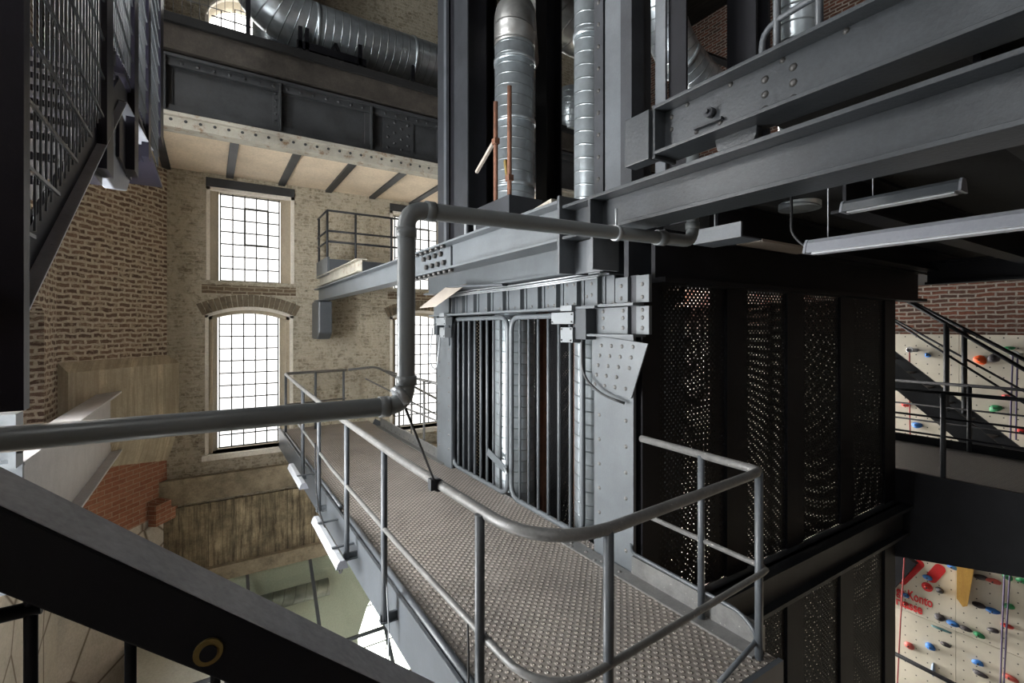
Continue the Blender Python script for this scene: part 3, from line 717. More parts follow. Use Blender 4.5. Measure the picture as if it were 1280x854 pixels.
# tilted plate
mb = MB(); mb.prism([(2.45, 6.25, .27), (2.45, 5.68, .27), (2.55, 5.0, .51), (2.55, 5.62, .51)], (.012, 0, .006))
tp = single('sheet_metal_plate', mb, 'beige_plate', 'tilted beige metal plate fixed above the far gate', 'plate')
mb = MB(); mb.bar((2.56, 5.35, .50), (2.78, 4.4, .46), .26, .02); single('bracket_plate', mb, 'steel_mid', 'flat grey bracket reaching from tilted plate to the lintel', 'bracket')

# side girders and perforated screens of the shaft
sg = thing('side_girder', 'black girder along the top of the dark perforated shaft side', 'girder', (5.6, 2.62, .36))
mb = MB(); mb.box(3.0, 8.37, 2.6, 2.64, .40, .74); mb.build('web', 'steel_black', sg)
mb = MB(); mb.box(3.0, 8.37, 2.5, 2.72, .36, .40); mb.box(3.0, 8.37, 2.5, 2.72, .74, .77); mb.build('flange', 'steel_black', sg)
ms = thing('side_girder', 'black girder crossing the perforated shaft side at walkway level', 'girder', (5.6, 2.62, -2.72))
mb = MB(); mb.box(2.9, 8.2, 2.58, 2.62, -2.68, -2.32); mb.build('web', 'steel_dark', ms)
mb = MB(); mb.box(2.9, 8.2, 2.46, 2.7, -2.36, -2.32); mb.box(2.9, 8.2, 2.5, 2.7, -2.72, -2.68); mb.build('flange', 'steel_dark', ms)
names = ['nearest', 'second', 'third', 'farthest']
posts = [3.02, 4.2, 5.24, 6.4, 7.62]
for i, x in enumerate(posts):
    w_ = .10 if i == 0 else .16
    mb = MB(); mb.box(x - w_, x + w_, 2.66, 2.72, -2.3, .36); mb.box(x - w_, x + w_, 2.66, 2.72, -9, -2.72)
    single('screen_post', mb, 'steel_black', ['black post of the shaft side right behind the flared column', 'black post between the nearest and second perforated panels', 'black post between the second and third perforated panels', 'black post between the third and farthest perforated panels', 'black corner post of the shaft nearest the right-hand landing'][i], 'post', 'posts of the shaft side')
for i in range(4):
    mb = MB(); mb.box(posts[i] + .1, posts[i + 1] - .1, 2.69, 2.692, -2.3, .36)
    single('perforated_panel', mb, 'screen', names[i] + ' black perforated panel of the upper shaft side', 'panel', 'upper perforated panels')
    mb = MB(); mb.box(posts[i] + .1, posts[i + 1] - .1, 2.69, 2.692, -8.0, -2.72)
    single('perforated_panel', mb, 'screen', names[i] + ' black perforated panel below the walkway-level girder', 'panel', 'lower perforated panels')
for k, (y0, y1) in enumerate(((2.75, 4.0), (4.15, 5.3), (5.45, 6.55))):
    mb = MB(); mb.box(7.8, 7.802, y0, y1, -8, .4)
    single('perforated_panel', mb, 'screen', ['perforated panel at the back of the shaft nearest the side screens', 'middle perforated panel across the back of the shaft', 'perforated panel at the back of the shaft nearest the windows'][k], 'panel', 'rear perforated panels')
for k, (x0, x1) in enumerate(((3.0, 4.4), (4.5, 6.0), (6.1, 7.7))):
    mb = MB(); mb.box(x0, x1, 6.6, 6.602, -8, .4)
    single('perforated_panel', mb, 'screen', ['perforated panel seen through the far gate bars', 'perforated panel deep behind the gate bars', 'perforated panel deepest in the shaft toward the right'][k], 'panel', 'far perforated panels')
for k, (x, y) in enumerate(((7.8, 4.07), (7.8, 5.38), (4.45, 6.6), (6.05, 6.6), (7.8, 6.6))):
    mb = MB(); mb.box(x - .07, x + .07, y - .07, y + .07, -9, .9)
    single('shaft_post', mb, 'steel_black', ['dark post in the back row of the shaft, near one', 'dark post in the back row of the shaft, far one', 'dark post behind the far gate', 'dark post behind the gates toward the right', 'dark post in the hidden far corner of the shaft'][k], 'post', 'inner shaft posts')

for k, (y0, y1) in enumerate(((2.75, 4.6), (4.65, 6.5))):
    mb = MB(); mb.box(2.905, 2.925, y0, y1, -9, -1.98)  # added sheets that keep low light from the left off the landing
    single('light_block_sheet', mb, 'steel_dark', ['added dark sheet blocking light below the near gate', 'added dark sheet blocking light below the far gate'][k], 'panel', 'added light-blocking sheets')
for k, (y0, y1) in enumerate(((3.4, 4.9), (4.95, 6.5))):
    mb = MB(); mb.box(4.4, 4.402, y0, y1, -8, .75)
    single('perforated_panel', mb, 'screen', ['perforated partition inside the shaft behind the near gate bars', 'perforated partition inside the shaft behind the far gate bars'][k], 'panel', 'inner perforated panels')
# guide timbers and ducts in the shaft
for k, (x, y, m_) in enumerate(((3.6, 4.92, 'rust'), (3.7, 4.35, 'rust'))):
    mb = MB(); mb.box(x - .04, x + .04, y - .05, y + .05, -8.8, .7); t = single('guide_rail', mb, m_, ['left', 'right'][k] + ' one of two rust-red guide rails behind the gate bars', 'rail', 'guide rails')
def duct(name, pts, r, mat, label, collars=(), n=28, group=None):
    pts = [V(p) for p in pts]; t = thing(name, label, 'duct', pts[0] if pts[0].z < pts[-1].z else pts[-1], group)
    mb = MB(); mb.tube(pts, r, n); mb.build('spiral_tube', mat, t)
    for (p, d) in collars:
        p = V(p); d = V(d).normalized(); mb = MB(); mb.tube([p - d * .03, p + d * .03], r + .012, n); mb.build('collar', mat, t)
    return t
t = duct('air_duct', [(3.24, 5.04, -8.5), (3.24, 5.04, 3.55)], .25, 'duct', 'broad bright spiral duct rising left of the grey riveted column', [((3.24, 5.04, 3.3), (0, 0, 1)), ((3.24, 5.04, 2.55), (0, 0, 1)), ((3.24, 5.04, 1.75), (0, 0, 1)), ((3.24, 5.04, .2), (0, 0, 1))])
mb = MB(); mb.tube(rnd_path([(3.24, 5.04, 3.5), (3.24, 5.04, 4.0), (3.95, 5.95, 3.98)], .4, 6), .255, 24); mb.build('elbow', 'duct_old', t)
duct('air_duct', [(3.22, 3.62, -8.5), (3.22, 3.62, 5.5)], .155, 'duct', 'slim bright spiral duct hugging the left side of the tall riveted column', [((3.22, 3.62, 2.9), (0, 0, 1)), ((3.22, 3.62, .0), (0, 0, 1))])
duct('air_duct', [(5.17, 9.6, 4.12), (5.17, 9.6, 8.45)], .36, 'duct', 'pale spiral duct glimpsed between the dark posts left of the broad duct')
duct('air_duct', rnd_path([(4.9, 7.2, 8.45), (4.95, 7.2, 6.8), (5.4, 7.2, 6.0), (5.9, 7.2, 5.75), (7.5, 7.2, 5.75)], .5, 6), .42, 'duct_old', 'dull duct bend behind the dark post right of the broad duct')
duct('air_duct', [(6.6, 8.0, 4.2), (6.6, 8.0, 5.1)], .28, 'duct', 'short pale duct stub behind the slim duct near the small bright window')
duct('air_duct', rnd_path([(5.85, 5.0, 8.45), (5.85, 5.0, 5.0), (6.2, 5.0, 4.35), (7.0, 5.0, 4.0), (7.6, 4.8, 3.6)], .4, 6), .33, 'duct', 'segmented silver duct bend right of the tall riveted column', [((6.35, 5.0, 4.27), (.8, 0, -.35)), ((7.0, 5.0, 4.0), (.85, -.1, -.4))])
duct('air_duct', [(4.0, 2.0, .95), (4.0, 2.0, 8.4)], .15, 'duct', 'spiral duct coming down through the dark upper floor above the hanging lamp')
duct('air_duct', [(5.2, 1.6, 1.1), (5.2, 1.6, 8.4)], .2, 'duct_old', 'dim duct behind the railing at the upper right')

mb = MB(); mb.box(6.58, 6.68, 3.0, 3.02, -8.9, -2.9); single('slotted_strip', mb, 'galv', 'pale upright strip behind the lower perforated screen at right', 'strip')
mb = MB(); mb.box(7.05, 7.3, 2.98, 3.1, -3.6, -3.25); single('wall_box', mb, 'box_dark', 'small dark box behind the lower perforated screen at right', 'box')
# ------------------------------------------------------------------ tall steel columns
tc = thing('tall_column', 'tall grey riveted column rising above the near corner of the shaft', 'column', (2.9, 2.9, .74))
Z1 = 7.5
mb = MB(); mb.box(2.85, 2.87, 2.83, 3.01, .76, Z1); mb.build('face_plate', 'steel_mid', tc)
mb = MB(); mb.box(2.835, 2.855, 3.02, 3.13, .76, Z1); mb.box(2.855, 2.95, 3.11, 3.13, .76, Z1); mb.build('angle_strip', 'steel_dark', tc)
mb = MB(); mb.box(2.87, 3.2, 2.82, 3.02, .76, Z1); mb.build('core', 'steel_dark', tc)
mb = MB(); mb.box(2.84, 2.86, 2.70, 2.82, .76, Z1); mb.box(2.86, 2.98, 2.70, 2.72, .76, Z1); mb.build('angle_strip', 'steel_dark', tc)
mb = MB(); mb.box(3.0, 3.02, 2.50, 2.60, .8, Z1); mb.build('rear_strip', 'steel_mid', tc)
mb = MB(); mb.box(3.04, 3.06, 2.34, 2.50, .8, Z1); mb.build('rear_plate', 'steel_black', tc)
rivets(tc, [(2.834, 3.075, .9 + .19 * k) for k in range(18)], (-1, 0, 0), .02, 'bolt')
rivets(tc, [(2.999, 2.55, 1.35), (2.999, 2.55, 1.2), (2.999, 2.55, 1.5)], (-1, 0, 0), .018)
t2 = thing('tall_column', 'tall dark steel column left of the broad spiral duct', 'column', (2.9, 6.1, .74))
mb = MB(); mb.box(2.84, 2.86, 6.26, 6.5, 1.12, Z1); mb.box(2.84, 2.86, 5.55, 5.95, 1.12, Z1); mb.build('flange', 'steel_dark', t2)
mb = MB(); mb.box(2.80, 2.84, 6.12, 6.2, 1.12, Z1); mb.build('guide_strip', 'steel_mid', t2)
mb = MB(); mb.box(2.87, 3.15, 5.6, 6.45, 1.12, Z1); mb.build('core', 'steel_black', t2)
for k, (x, y, w_, d_, l_) in enumerate(((3.72, 6.55, .09, .1, 'slim black upright just left of the broad spiral duct'), (4.9, 6.55, .16, .16, 'black upright post between the broad duct and the slim duct'), (3.62, 2.2, .12, .1, 'black upright right of the tall riveted column'), (6.9, 4.2, .14, .12, 'black upright in front of the upper right brick wall'))):
    mb = MB(); mb.ibeam((x, y, (-8.9, -8.9, 1.1, 1.2)[k]), (x, y, 8.45), d_ * 2, w_ * 2, .03, .03, (1, 0, 0)); single('steel_upright', mb, 'steel_black', l_, 'post')
mb = MB(); mb.bar((7.1, 4.2, 3.9), (8.6, 6.4, 5.8), .1, .1); single('brace', mb, 'steel_black', 'dark diagonal brace in front of the upper right brick wall', 'brace')

# ------------------------------------------------------------------ long beam and crane end carriage
lb = thing('long_beam', 'pale grey I-beam running from the far wall past the gates to the hanger plate', 'beam', (1.9, 5, .53))
mb = MB(); mb.ibeam((1.9, 2.32, .655), (1.9, 10.3, .655), .25, .2, .018, .014); mb.build('beam', 'steel', lb, .002)
mb = MB(); mb.box(1.875, 1.925, 4.0, 4.75, .56, .75); mb.build('splice_plate', 'steel', lb)
rivets(lb, [(1.87, 4.12 + .14 * i + (.07 if z > .66 else 0), z) for i in range(4) for z in (.61, .70)], (-1, 0, 0), .026, 'bolt', 'bolt')
rivets(lb, [(1.83, 3.9 + .12 * i, .53) for i in range(9)] + [(1.82, 4.05 + .13 * i, .762) for i in range(6)], (0, 0, -1), .026, 'bolt', 'bolt')
nb = thing('track_beam', 'dark grey I-beam at the right carrying the wheel of the upper beam', 'beam', (1.9, 1, .53))
mb = MB(); mb.ibeam((1.9, -.8, .635), (1.9, 2.27, .635), .205, .2, .018, .014); mb.build('beam', 'beam', nb, .002)
mb = MB(); mb.box(1.80, 2.0, 2.02, 2.04, .55, .72); mb.build('web_stiffener', 'beam', nb)
hg = thing('hanger_bracket', 'black H-shaped hanger plate below the long beam near the pipe', 'bracket', (1.9, 2.15, .33))
mb = MB(); mb.box(1.79, 2.02, 2.285, 2.305, .33, .80); mb.box(1.82, 2.02, 2.02, 2.04, .33, .525); mb.box(1.91, 1.93, 2.04, 2.285, .33, .525); mb.build('plate', 'steel_mid', hg)
cr = thing('crane_carriage', 'upper grey beam on a wheel riding the lower dark beam at upper right', 'beam', (1.9, .5, .74))
mb = MB(); mb.ibeam((1.9, -.8, .955), (1.9, 1.58, .955), .235, .17, .016, .014); mb.build('beam', 'beam', cr, .002)
mb = MB(); mb.box(1.82, 1.98, 1.58, 1.60, .82, 1.08); mb.box(1.80, 1.88, 1.60, 1.76, .82, 1.06); mb.build('end_block', 'beam', cr, .004)
mb = MB(); mb.tube([(1.91, 1.22, .83), (1.95, 1.22, .83)], .095, 24); mb.build('wheel', 'beam', cr)
mb = MB(); mb.tube([(1.90, 1.32, .955), (1.86, 1.32, .955)], .022, 12); mb.tube([(1.86, 1.32, .955), (1.845, 1.32, .955)], .01, 8); mb.bar((1.88, 1.40, .91), (1.88, 1.26, .91), .02, .012); mb.build('axle_keeper', 'steel_dark', cr)
rivets(cr, [(1.893, y, z) for y in (1.08, .97) for z in (.88, .94, 1.0)], (-1, 0, 0), .016, 'bolt', 'rivet')
rivets(cr, [(1.893, 1.4, .9), (1.893, 1.28, .9), (1.893, 1.54, .88), (1.893, 1.54, .96), (1.893, 1.54, 1.02)], (-1, 0, 0), .012, 'bolt')
rivets(cr, [(1.893, 1.45 - .22 * i, 1.045) for i in range(5)], (-1, 0, 0), .012, 'bolt')

# upper right floor + railing on it
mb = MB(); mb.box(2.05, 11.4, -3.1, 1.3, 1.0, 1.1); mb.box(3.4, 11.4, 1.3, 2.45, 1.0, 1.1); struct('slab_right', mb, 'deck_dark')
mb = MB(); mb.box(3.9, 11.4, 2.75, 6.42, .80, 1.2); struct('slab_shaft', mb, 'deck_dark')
for k, y in enumerate((-.9, .5, 1.45, 2.36)):
    mb = MB(); mb.ibeam((2.1 if y < 1.3 else 3.45, y, .87), (10.6, y, .87), .25, .16, .02, .02); single('floor_joist', mb, 'steel_black', ['black joist overhead at the right edge, nearest the camera', 'black joist over the grey hanging lamp', 'black joist beside the vertical duct under the upper floor', 'black joist closest to the shaft side under the upper floor'][k], 'joist', 'joists under the upper floor')
mb = MB(); mb.ibeam((8.05, -3, .72), (8.05, 2.4, .72), .3, .2, .03, .03); single('edge_beam', mb, 'steel_black', 'black beam above the right-hand landing below the upper floor', 'beam')
ur = thing('upper_railing', 'dark tubular railing on the upper floor above the crane beam', 'railing', (2.2, .5, 1.1))
mb = MB(); mb.tube(rnd_path([(2.2, 1.27, 1.12), (2.2, 1.27, 1.40), (2.2, 1.1, 1.42), (2.2, -.8, 1.42)], .12, 5), .014, 10); mb.build('lower_rail', 'steel_mid', ur)
mb = MB(); mb.tube([(2.2, 1.22, 1.75), (2.2, -.8, 1.75)], .014, 10); mb.build('upper_rail', 'steel_mid', ur)
for y in (1.2, 1.02, .0):
    mb = MB(); mb.tube([(2.2, y, 1.1), (2.2, y, 2.2)], .016, 10); mb.build('post', 'steel_mid', ur)
mb = MB(); mb.tube(rnd_path([(2.2, 1.24, 1.62), (2.2, 1.42, 1.78), (2.2, 1.42, 2.2)], .1, 5), .014, 10); mb.build('bent_rail', 'steel_mid', ur)
mb = MB(); mb.box(3.2, 3.22, 2.0, 2.4, .66, .76); mb.box(3.2, 3.46, 2.0, 2.4, .65, .66)
ct = thing('cable_tray', 'pale metal tray section under the upper floor behind the pipe end', 'cable tray', (3.3, 2.2, .65)); mb.build('channel', 'steel_mid', ct)
mb = MB(); mb.tube([(3.42, 2.36, .66), (3.42, 2.36, 1.0)], .006, 6); mb.build('hanger', 'galv', ct)
mb = MB(); mb.box(3.9, 4.9, 2.25, 2.48, .725, .745); single('soffit_board', mb, 'beige_plate', 'dull beige board under the upper floor left of the hanging lamp', 'board')

# ------------------------------------------------------------------ drain pipe
PY = 1.75
pp = thing('drain_pipe', 'grey plastic drain pipe crossing the view in a step with elbows', 'pipe', (.636, PY, -.34))
path1 = rnd_path([(-1.7, PY, -.285), (.634, PY, -.292), (.636, PY, .452), (2.33, PY, .492), (2.33, PY, 1.02)], .075, 7)
mb = MB(); mb.tube(path1, .034, 24); mb.build('tube', 'pvc', pp)
def sleeve(p, d, r=.039, l=.018):
    p = V(p); d = V(d).normalized(); mb = MB(); mb.tube([p - d * l, p + d * l], r, 24); mb.build('coupling', 'pvc', pp)
sleeve((.55, PY, -.292), (1, 0, 0)); sleeve((.636, PY, -.20), (0, 0, 1)); sleeve((.636, PY, .36), (0, 0, 1)); sleeve((.73, PY, .455), (1, 0, 0)); sleeve((2.06, PY, .486), (1, 0, .02), .041, .03); sleeve((2.33, PY, .58), (0, 0, 1))
cl = thing('pipe_clamp', 'thin clamp holding the grey pipe below the long beam', 'clamp', (1.73, PY, .43))
mb = MB(); mb.tube([(1.72, PY, .477), (1.745, PY, .477)], .040, 20); mb.build('ring', 'galv', cl)
mb = MB(); mb.tube([(1.732, PY, .515), (1.732, PY, .60)], .006, 8); mb.build('rod', 'galv', cl)
ty = thing('tie_wire', 'taut thin wire from the pipe elbow down to the walkway handrail', 'wire', (1.05, 2.4, RZ))
mb = MB(); mb.tube([(.636, PY + .02, -.30), (1.03, 2.40, -.83)], .006, 6); mb.build('wire', 'black', ty)
mb = MB(); mb.tube([(.60, PY, -.265), (.625, PY, -.25)], .043, 18); mb.build('elbow_clip', 'galv', ty)
mb = MB(); mb.tube([(1.05, 2.385, RZ), (1.05, 2.42, RZ)], .034, 14); mb.box(1.0, 1.03, 2.38, 2.42, -.87, -.81); mb.build('rail_clip', 'steel_dark', ty)

# ------------------------------------------------------------------ small platform + supports at far end of the beam
sp = thing('small_platform', 'small raised service platform with thin dark railing by the far window', 'platform', (2.6, 9.5, 1.02))
mb = MB(); mb.box(1.9, 3.6, 9.3, 10.35, 1.05, 1.28); mb.build('deck', 'steel_mid', sp)
mb = MB(); mb.box(1.86, 1.9, 9.3, 10.35, 1.0, 1.32); mb.build('side_plate', 'steel', sp)
for z in (2.2, 1.82, 1.62):
    mb = MB(); mb.tube([(1.88, 10.3, z), (1.88, 9.4, z), (3.6, 9.4, z)], .02, 8); mb.build('rail', 'steel_dark', sp)
for (x, y) in ((1.88, 10.2), (1.88, 9.4), (1.95, 9.75), (2.4, 9.4), (3.1, 9.4), (3.6, 9.4)):
    mb = MB(); mb.tube([(x, y, 1.1), (x, y, 2.2)], .022, 8); mb.build('post', 'steel_dark', sp)
mb = MB(); mb.ibeam((1.93, 7.2, .93), (1.93, 10.35, .93), .2, .16, .015, .012)
ch = single('stub_beam', mb, 'white_rust', 'short pale beam lying on far end of the long beam', 'beam')
mb = MB(); mb.prism([(1.78, 10.4, .52), (1.78, 9.72, .52), (1.78, 9.72, -.1), (1.78, 9.9, -.22), (1.78, 10.4, -.22)], (.26, 0, 0)); single('wall_bracket', mb, 'steel_mid', 'dark grey wall bracket under the far end of the long beam', 'bracket', bevel=.03)

# box, scaffold poles on the beam
bx = thing('base_box', 'dark grey box on the shaft frame with two rusty poles standing in it', 'box', (2.65, 4.45, 1.1))
mb = MB(); mb.box(2.58, 3.0, 4.12, 4.82, 1.1, 1.36); mb.build('body', 'steel_dark', bx, .004)
for k, (y, zt, l_) in enumerate(((4.47, 2.45, 'shorter left rusty scaffold pole in the dark box'), (4.19, 2.5, 'taller right rusty scaffold pole in the dark box'))):
    t = thing('scaffold_pole', l_, 'pole', (2.63, y, 1.36), 'rusty poles in the dark box')
    mb = MB(); mb.tube([(2.63, y, 1.362), (2.63, y, zt)], .024, 12); mb.build('tube', 'rust', t)
    z = 2.02 if k == 0 else 1.55
    mb = MB(); mb.box(2.60, 2.66, y - .035, y + .035, z - .03, z + .03); mb.build('clamp', 'rust', t)
    mb = MB(); mb.bar((2.62, y + .02, z), (2.62, y + (.42 if k == 0 else .06), z - (.22 if k == 0 else -.2)), .03, .035); mb.build('toggle', 'beige_plate' if k == 0 else 'brass', t)
mb = MB()
for y in (5.0, 5.25): mb.bar((2.66, y, .78), (2.66, y, 1.35), .05, .012, (1, 0, 0))
mb.box(2.62, 2.72, 4.9, 5.4, .82, .86)
single('cleat_frame', mb, 'galv', 'small pale cleats standing beside the dark column above the long beam', 'cleat')
mb = MB(); mb.bar((2.66, 3.9, 1.09), (2.64, 3.44, 1.14), .07, .05); single('off_cut', mb, 'white_rust', 'pale length of profile lying behind the pipe by the broad duct', 'profile')

# ------------------------------------------------------------------ upper left ducts, fence
t = duct('air_duct', rnd_path([(6.6, 8.75, 5.1), (1.35, 8.75, 5.1), (.75, 8.75, 5.35), (.55, 8.75, 6.2), (.55, 8.75, 8.4)], .45, 7), .42, 'duct', 'huge dull duct lying across the upper left with a bend at its end', [((1.55, 8.75, 5.1), (1, 0, 0)), ((3.25, 8.75, 5.1), (1, 0, 0))], 36)
duct('air_duct', [(1.0, 9.7, 4.15), (1.0, 9.7, 7.9)], .34, 'duct', 'shiny upright duct behind the bend of the huge dull duct')
sp_ = thing('duct_support', 'black angle-iron trestle under the huge dull duct', 'support', (1.9, 8.6, 4.12))
for x in (1.25, 1.35, 2.2):
    mb = MB(); mb.box(x - .03, x + .03, 8.3, 8.36, 4.12, 4.85); mb.build('leg', 'steel_black', sp_)
mb = MB(); mb.box(1.2, 2.3, 8.3, 8.36, 4.5, 4.62); mb.build('cross_bar', 'steel_black', sp_)
mb = MB(); mb.bar((1.5, 8.33, 4.15), (1.8, 8.33, 4.75), .04, .04); mb.bar((1.8, 8.33, 4.75), (2.05, 8.33, 4.15), .04, .04); mb.build('brace', 'steel_black', sp_)
mb = MB(); mb.box(3.1, 3.16, 8.25, 8.31, 4.12, 4.75); single('duct_prop', mb, 'steel_black', 'single black prop under the huge dull duct near the tall dark column', 'support')
fn = thing('wire_fence', 'wire mesh fence with dark post in front of the round-topped upper window', 'fence', (.1, 8.0, 4.24))
mb = MB(); mb.box(.46, .52, 7.9, 7.96, 4.24, 6.6); mb.build('post', 'steel_black', fn)
mb = MB()
for i in range(11): mb.tube([(-.6 + .1 * i, 7.93, 4.24), (-.6 + .1 * i, 7.93, 6.5)], .004, 5)
for i in range(8): mb.tube([(-.7, 7.93, 4.5 + .26 * i), (.5, 7.93, 4.5 + .26 * i)], .006, 5)
mb.build('mesh', 'steel_mid', fn)

# ------------------------------------------------------------------ mesh-sided stair tower (upper left)
ST = -.44
tw = thing('stair_tower', 'blue-black stair flight with mesh balustrade panels at the upper left', 'stair', (-.8, 4, 0))
for k, (y0, y1, z0) in enumerate(((1.77, 1.82, -.22), (3.2, 3.4, .82), (4.3, 4.52, 1.12), (5.25, 5.45, 1.5), (6.5, 6.9, 2.1))):
    mb = MB(); mb.box(ST - .05 if k else ST - .13, ST if k else ST + .026, y0, y1, z0, 6.5); mb.box(ST - .13, ST - .05, y1 - .015, y1, z0, 6.5) if k else None; mb.build('post', 'stair_violet', tw)
def stz(y): return .02 + (y - 1.88) * .70
mb = MB(); mb.prism([(ST - .06, 1.82, stz(1.82)), (ST - .06, 3.9, stz(3.9)), (ST - .06, 3.9, stz(3.9) + .14), (ST - .06, 1.82, stz(1.82) + .14)], (.02, 0, 0)); mb.build('stringer', 'stair_violet', tw)
mb = MB(); mb.hexa([(ST - .045, 1.82, stz(1.82) - .008), (ST, 1.82, stz(1.82) - .008), (ST, 3.92, stz(3.92) - .008), (ST - .045, 3.92, stz(3.92) - .008), (ST - .045, 1.82, stz(1.82)), (ST, 1.82, stz(1.82)), (ST, 3.92, stz(3.92)), (ST - .045, 3.92, stz(3.92))]); mb.build('stringer_flange', 'flange_lit', tw)
rivets(tw, [(ST - .02, y, stz(y) - .008) for y in (1.98, 2.28, 2.62)], (0, 0, -1), .013, 'bolt', 'bolt')
mb = MB(); mb.hexa([(ST - .06, 3.9, 1.45), (ST - .04, 3.9, 1.45), (ST - .04, 5.7, 1.70), (ST - .06, 5.7, 1.70), (ST - .06, 3.9, 1.6), (ST - .04, 3.9, 1.6), (ST - .04, 5.7, 1.86), (ST - .06, 5.7, 1.86)]); mb.build('landing_edge', 'stair_violet', tw)
mb = MB(); mb.hexa([(ST - .12, 3.9, 1.44), (ST, 3.9, 1.44), (ST, 5.7, 1.69), (ST - .12, 5.7, 1.69), (ST - .12, 3.9, 1.45), (ST, 3.9, 1.45), (ST, 5.7, 1.70), (ST - .12, 5.7, 1.70)]); mb.build('landing_flange', 'stair_flange', tw)
mb = MB(); mb.prism([(ST - .13, 3.55, 1.22), (ST - .13, 3.55, .90), (ST - .13, 4.0, .90), (ST - .13, 4.55, 1.02), (ST - .13, 4.75, 1.16), (ST - .13, 4.75, 1.5), (ST - .13, 3.95, 1.42)], (.06, 0, 0)); mb.build('landing_bearer', 'stair_flange', tw, .01)
mb = MB(); mb.box(ST - .065, ST - .05, 4.02, 4.62, 1.12, 1.44); mb.build('joint_plate', 'stair_violet', tw)
mb = MB(); mb.box(ST - .10, ST - .05, 3.05, 3.42, .78, 1.02); mb.build('joint_plate', 'stair_violet', tw)
mb = MB(); mb.box(-1.6, ST - .02, 4.0, 7.0, 1.66, 1.7); mb.build('landing_plate', 'stair_violet', tw)
mb = MB()
for k in range(12): mb.box(-1.6, ST - .05, 1.7 + .19 * k, 1.98 + .19 * k, stz(1.8 + .19 * k) + .13, stz(1.8 + .19 * k) + .16)
mb.build('tread', 'stair_violet', tw)
def panel(y0, y1, zb0, zb1, zt, x=ST - .02):
    mb = MB(); n = max(2, int((y1 - y0) / .062))
    for i in range(1, n):
        y = y0 + (y1 - y0) * i / n; zb = zb0 + (zb1 - zb0) * i / n
        mb.tube([(x, y, zb), (x, y, zt)], .0042, 5)
    z = math.ceil(min(zb0, zb1) / .2) * .2 + .08
    while z < zt:
        ya = y0
        if zb0 < zb1 and z < zb1: yb = y0 + (y1 - y0) * (z - zb0) / (zb1 - zb0)
        else: yb = y1
        if yb - ya > .05:
            mb.bar((x + .007, ya, z), (x + .007, yb, z), .009, .012)
        z += .2
    mb.build('mesh_panel', 'steel_mid', tw)
panel(1.82, 3.2, stz(1.82) + .15, stz(3.2) + .15, 3.6)
panel(3.4, 4.3, 1.6, 1.75, 4.2); panel(4.52, 5.25, 1.74, 1.74, 4.6); panel(5.45, 6.5, 1.74, 1.74, 5.2)
panel(1.9, 5.4, 1.0, 3.4, 5.0, -1.35)

# ------------------------------------------------------------------ foreground balustrade
fb = thing('stair_balustrade', 'blurred near dark balustrade sloping across the lower left corner', 'balustrade', (0, 1.03, -1.6))
def bz(x): return -.517 - .86 * (x - .054)
sx0, sx1 = -.75, 1.0
mb = MB(); y0, y1 = .968, 1.1
mb.hexa([(sx0, y0, bz(sx0) - .125), (sx1, y0, bz(sx1) - .125), (sx1, y1, bz(sx1) - .125), (sx0, y1, bz(sx0) - .125), (sx0, y0, bz(sx0)), (sx1, y0, bz(sx1)), (sx1, y1, bz(sx1)), (sx0, y1, bz(sx0))]); mb.build('top_rail', 'steel_black', fb, .004)
mb = MB(); e = .002; mb.hexa([(sx0, y0 + .003, bz(sx0)), (sx1, y0 + .003, bz(sx1)), (sx1, y1 - .003, bz(sx1)), (sx0, y1 - .003, bz(sx0)), (sx0, y0 + .003, bz(sx0) + e), (sx1, y0 + .003, bz(sx1) + e), (sx1, y1 - .003, bz(sx1) + e), (sx0, y1 - .003, bz(sx0) + e)]); mb.build('lit_cap', 'ridge_top', fb)  # thin paler cap: light on the top face put into its colour
for i in range(9):
    x = -.477 + .122 * i; mb = MB(); mb.tube([(x, 1.03, bz(x) - 1.2), (x, 1.03, bz(x) - .12)], .0085, 10); mb.build('baluster', 'steel_black', fb)
mb = MB(); mb.tube([(-.95, 1.03, -.44), (-.22, 1.03, -.437)], .011, 10); mb.build('side_bar', 'steel_black', fb)
mb = MB(); mb.tube([(.0, .968, -.552), (.0, .962, -.552)], .022, 20); p = mb.build('plug', 'brass', fb)
mb = MB(); mb.tube([(.0, .962, -.552), (.0, .958, -.552)], .013, 20); mb.build('plug_centre', 'steel_black', p)

# ------------------------------------------------------------------ pale beam at the left and its bracket
pb = thing('pale_girder', 'pale grey I-beam running from slanted concrete pier toward the lower left', 'beam', (-1.25, 7.2, -1.92))
mb = MB(); mb.ibeam((-1.25, 4.84, -1.44), (-1.25, 9.5, -1.44), .94, .25, .03, .02); mb.build('beam', 'white_beam', pb, .003)
mb = MB(); mb.box(-1.37, -1.13, 4.80, 4.84, -1.9, -.98); mb.build('end_plate', 'steel_mid', pb)
mb = MB(); mb.box(-1.24, -1.21, 4.84, 5.02, -1.86, -1.0); mb.build('web_plate', 'white_beam', pb)
rivets(pb, [(-1.21, y, z) for y, z in ((4.90, -1.15), (4.96, -1.10), (4.96, -1.22), (4.9, -1.5), (4.96, -1.56))], (1, 0, 0), .022, 'bolt', 'bolt')
br = thing('channel_bracket', 'short pale channel fixed over the near end of pale girder at left edge', 'bracket', (-1.4, 4.72, -.98))
mb = MB(); mb.box(-1.7, -1.13, 4.66, 4.82, -.64, -.60); mb.box(-1.7, -1.13, 4.66, 4.82, -.98, -.94); mb.box(-1.17, -1.13, 4.66, 4.82, -.94, -.64); mb.box(-1.7, -1.17, 4.80, 4.82, -.94, -.64); mb.build('channel', 'steel', br)
rivets(br, [(-1.13, 4.7, -.86), (-1.13, 4.78, -.82)], (1, 0, 0), .024, 'bolt', 'bolt')

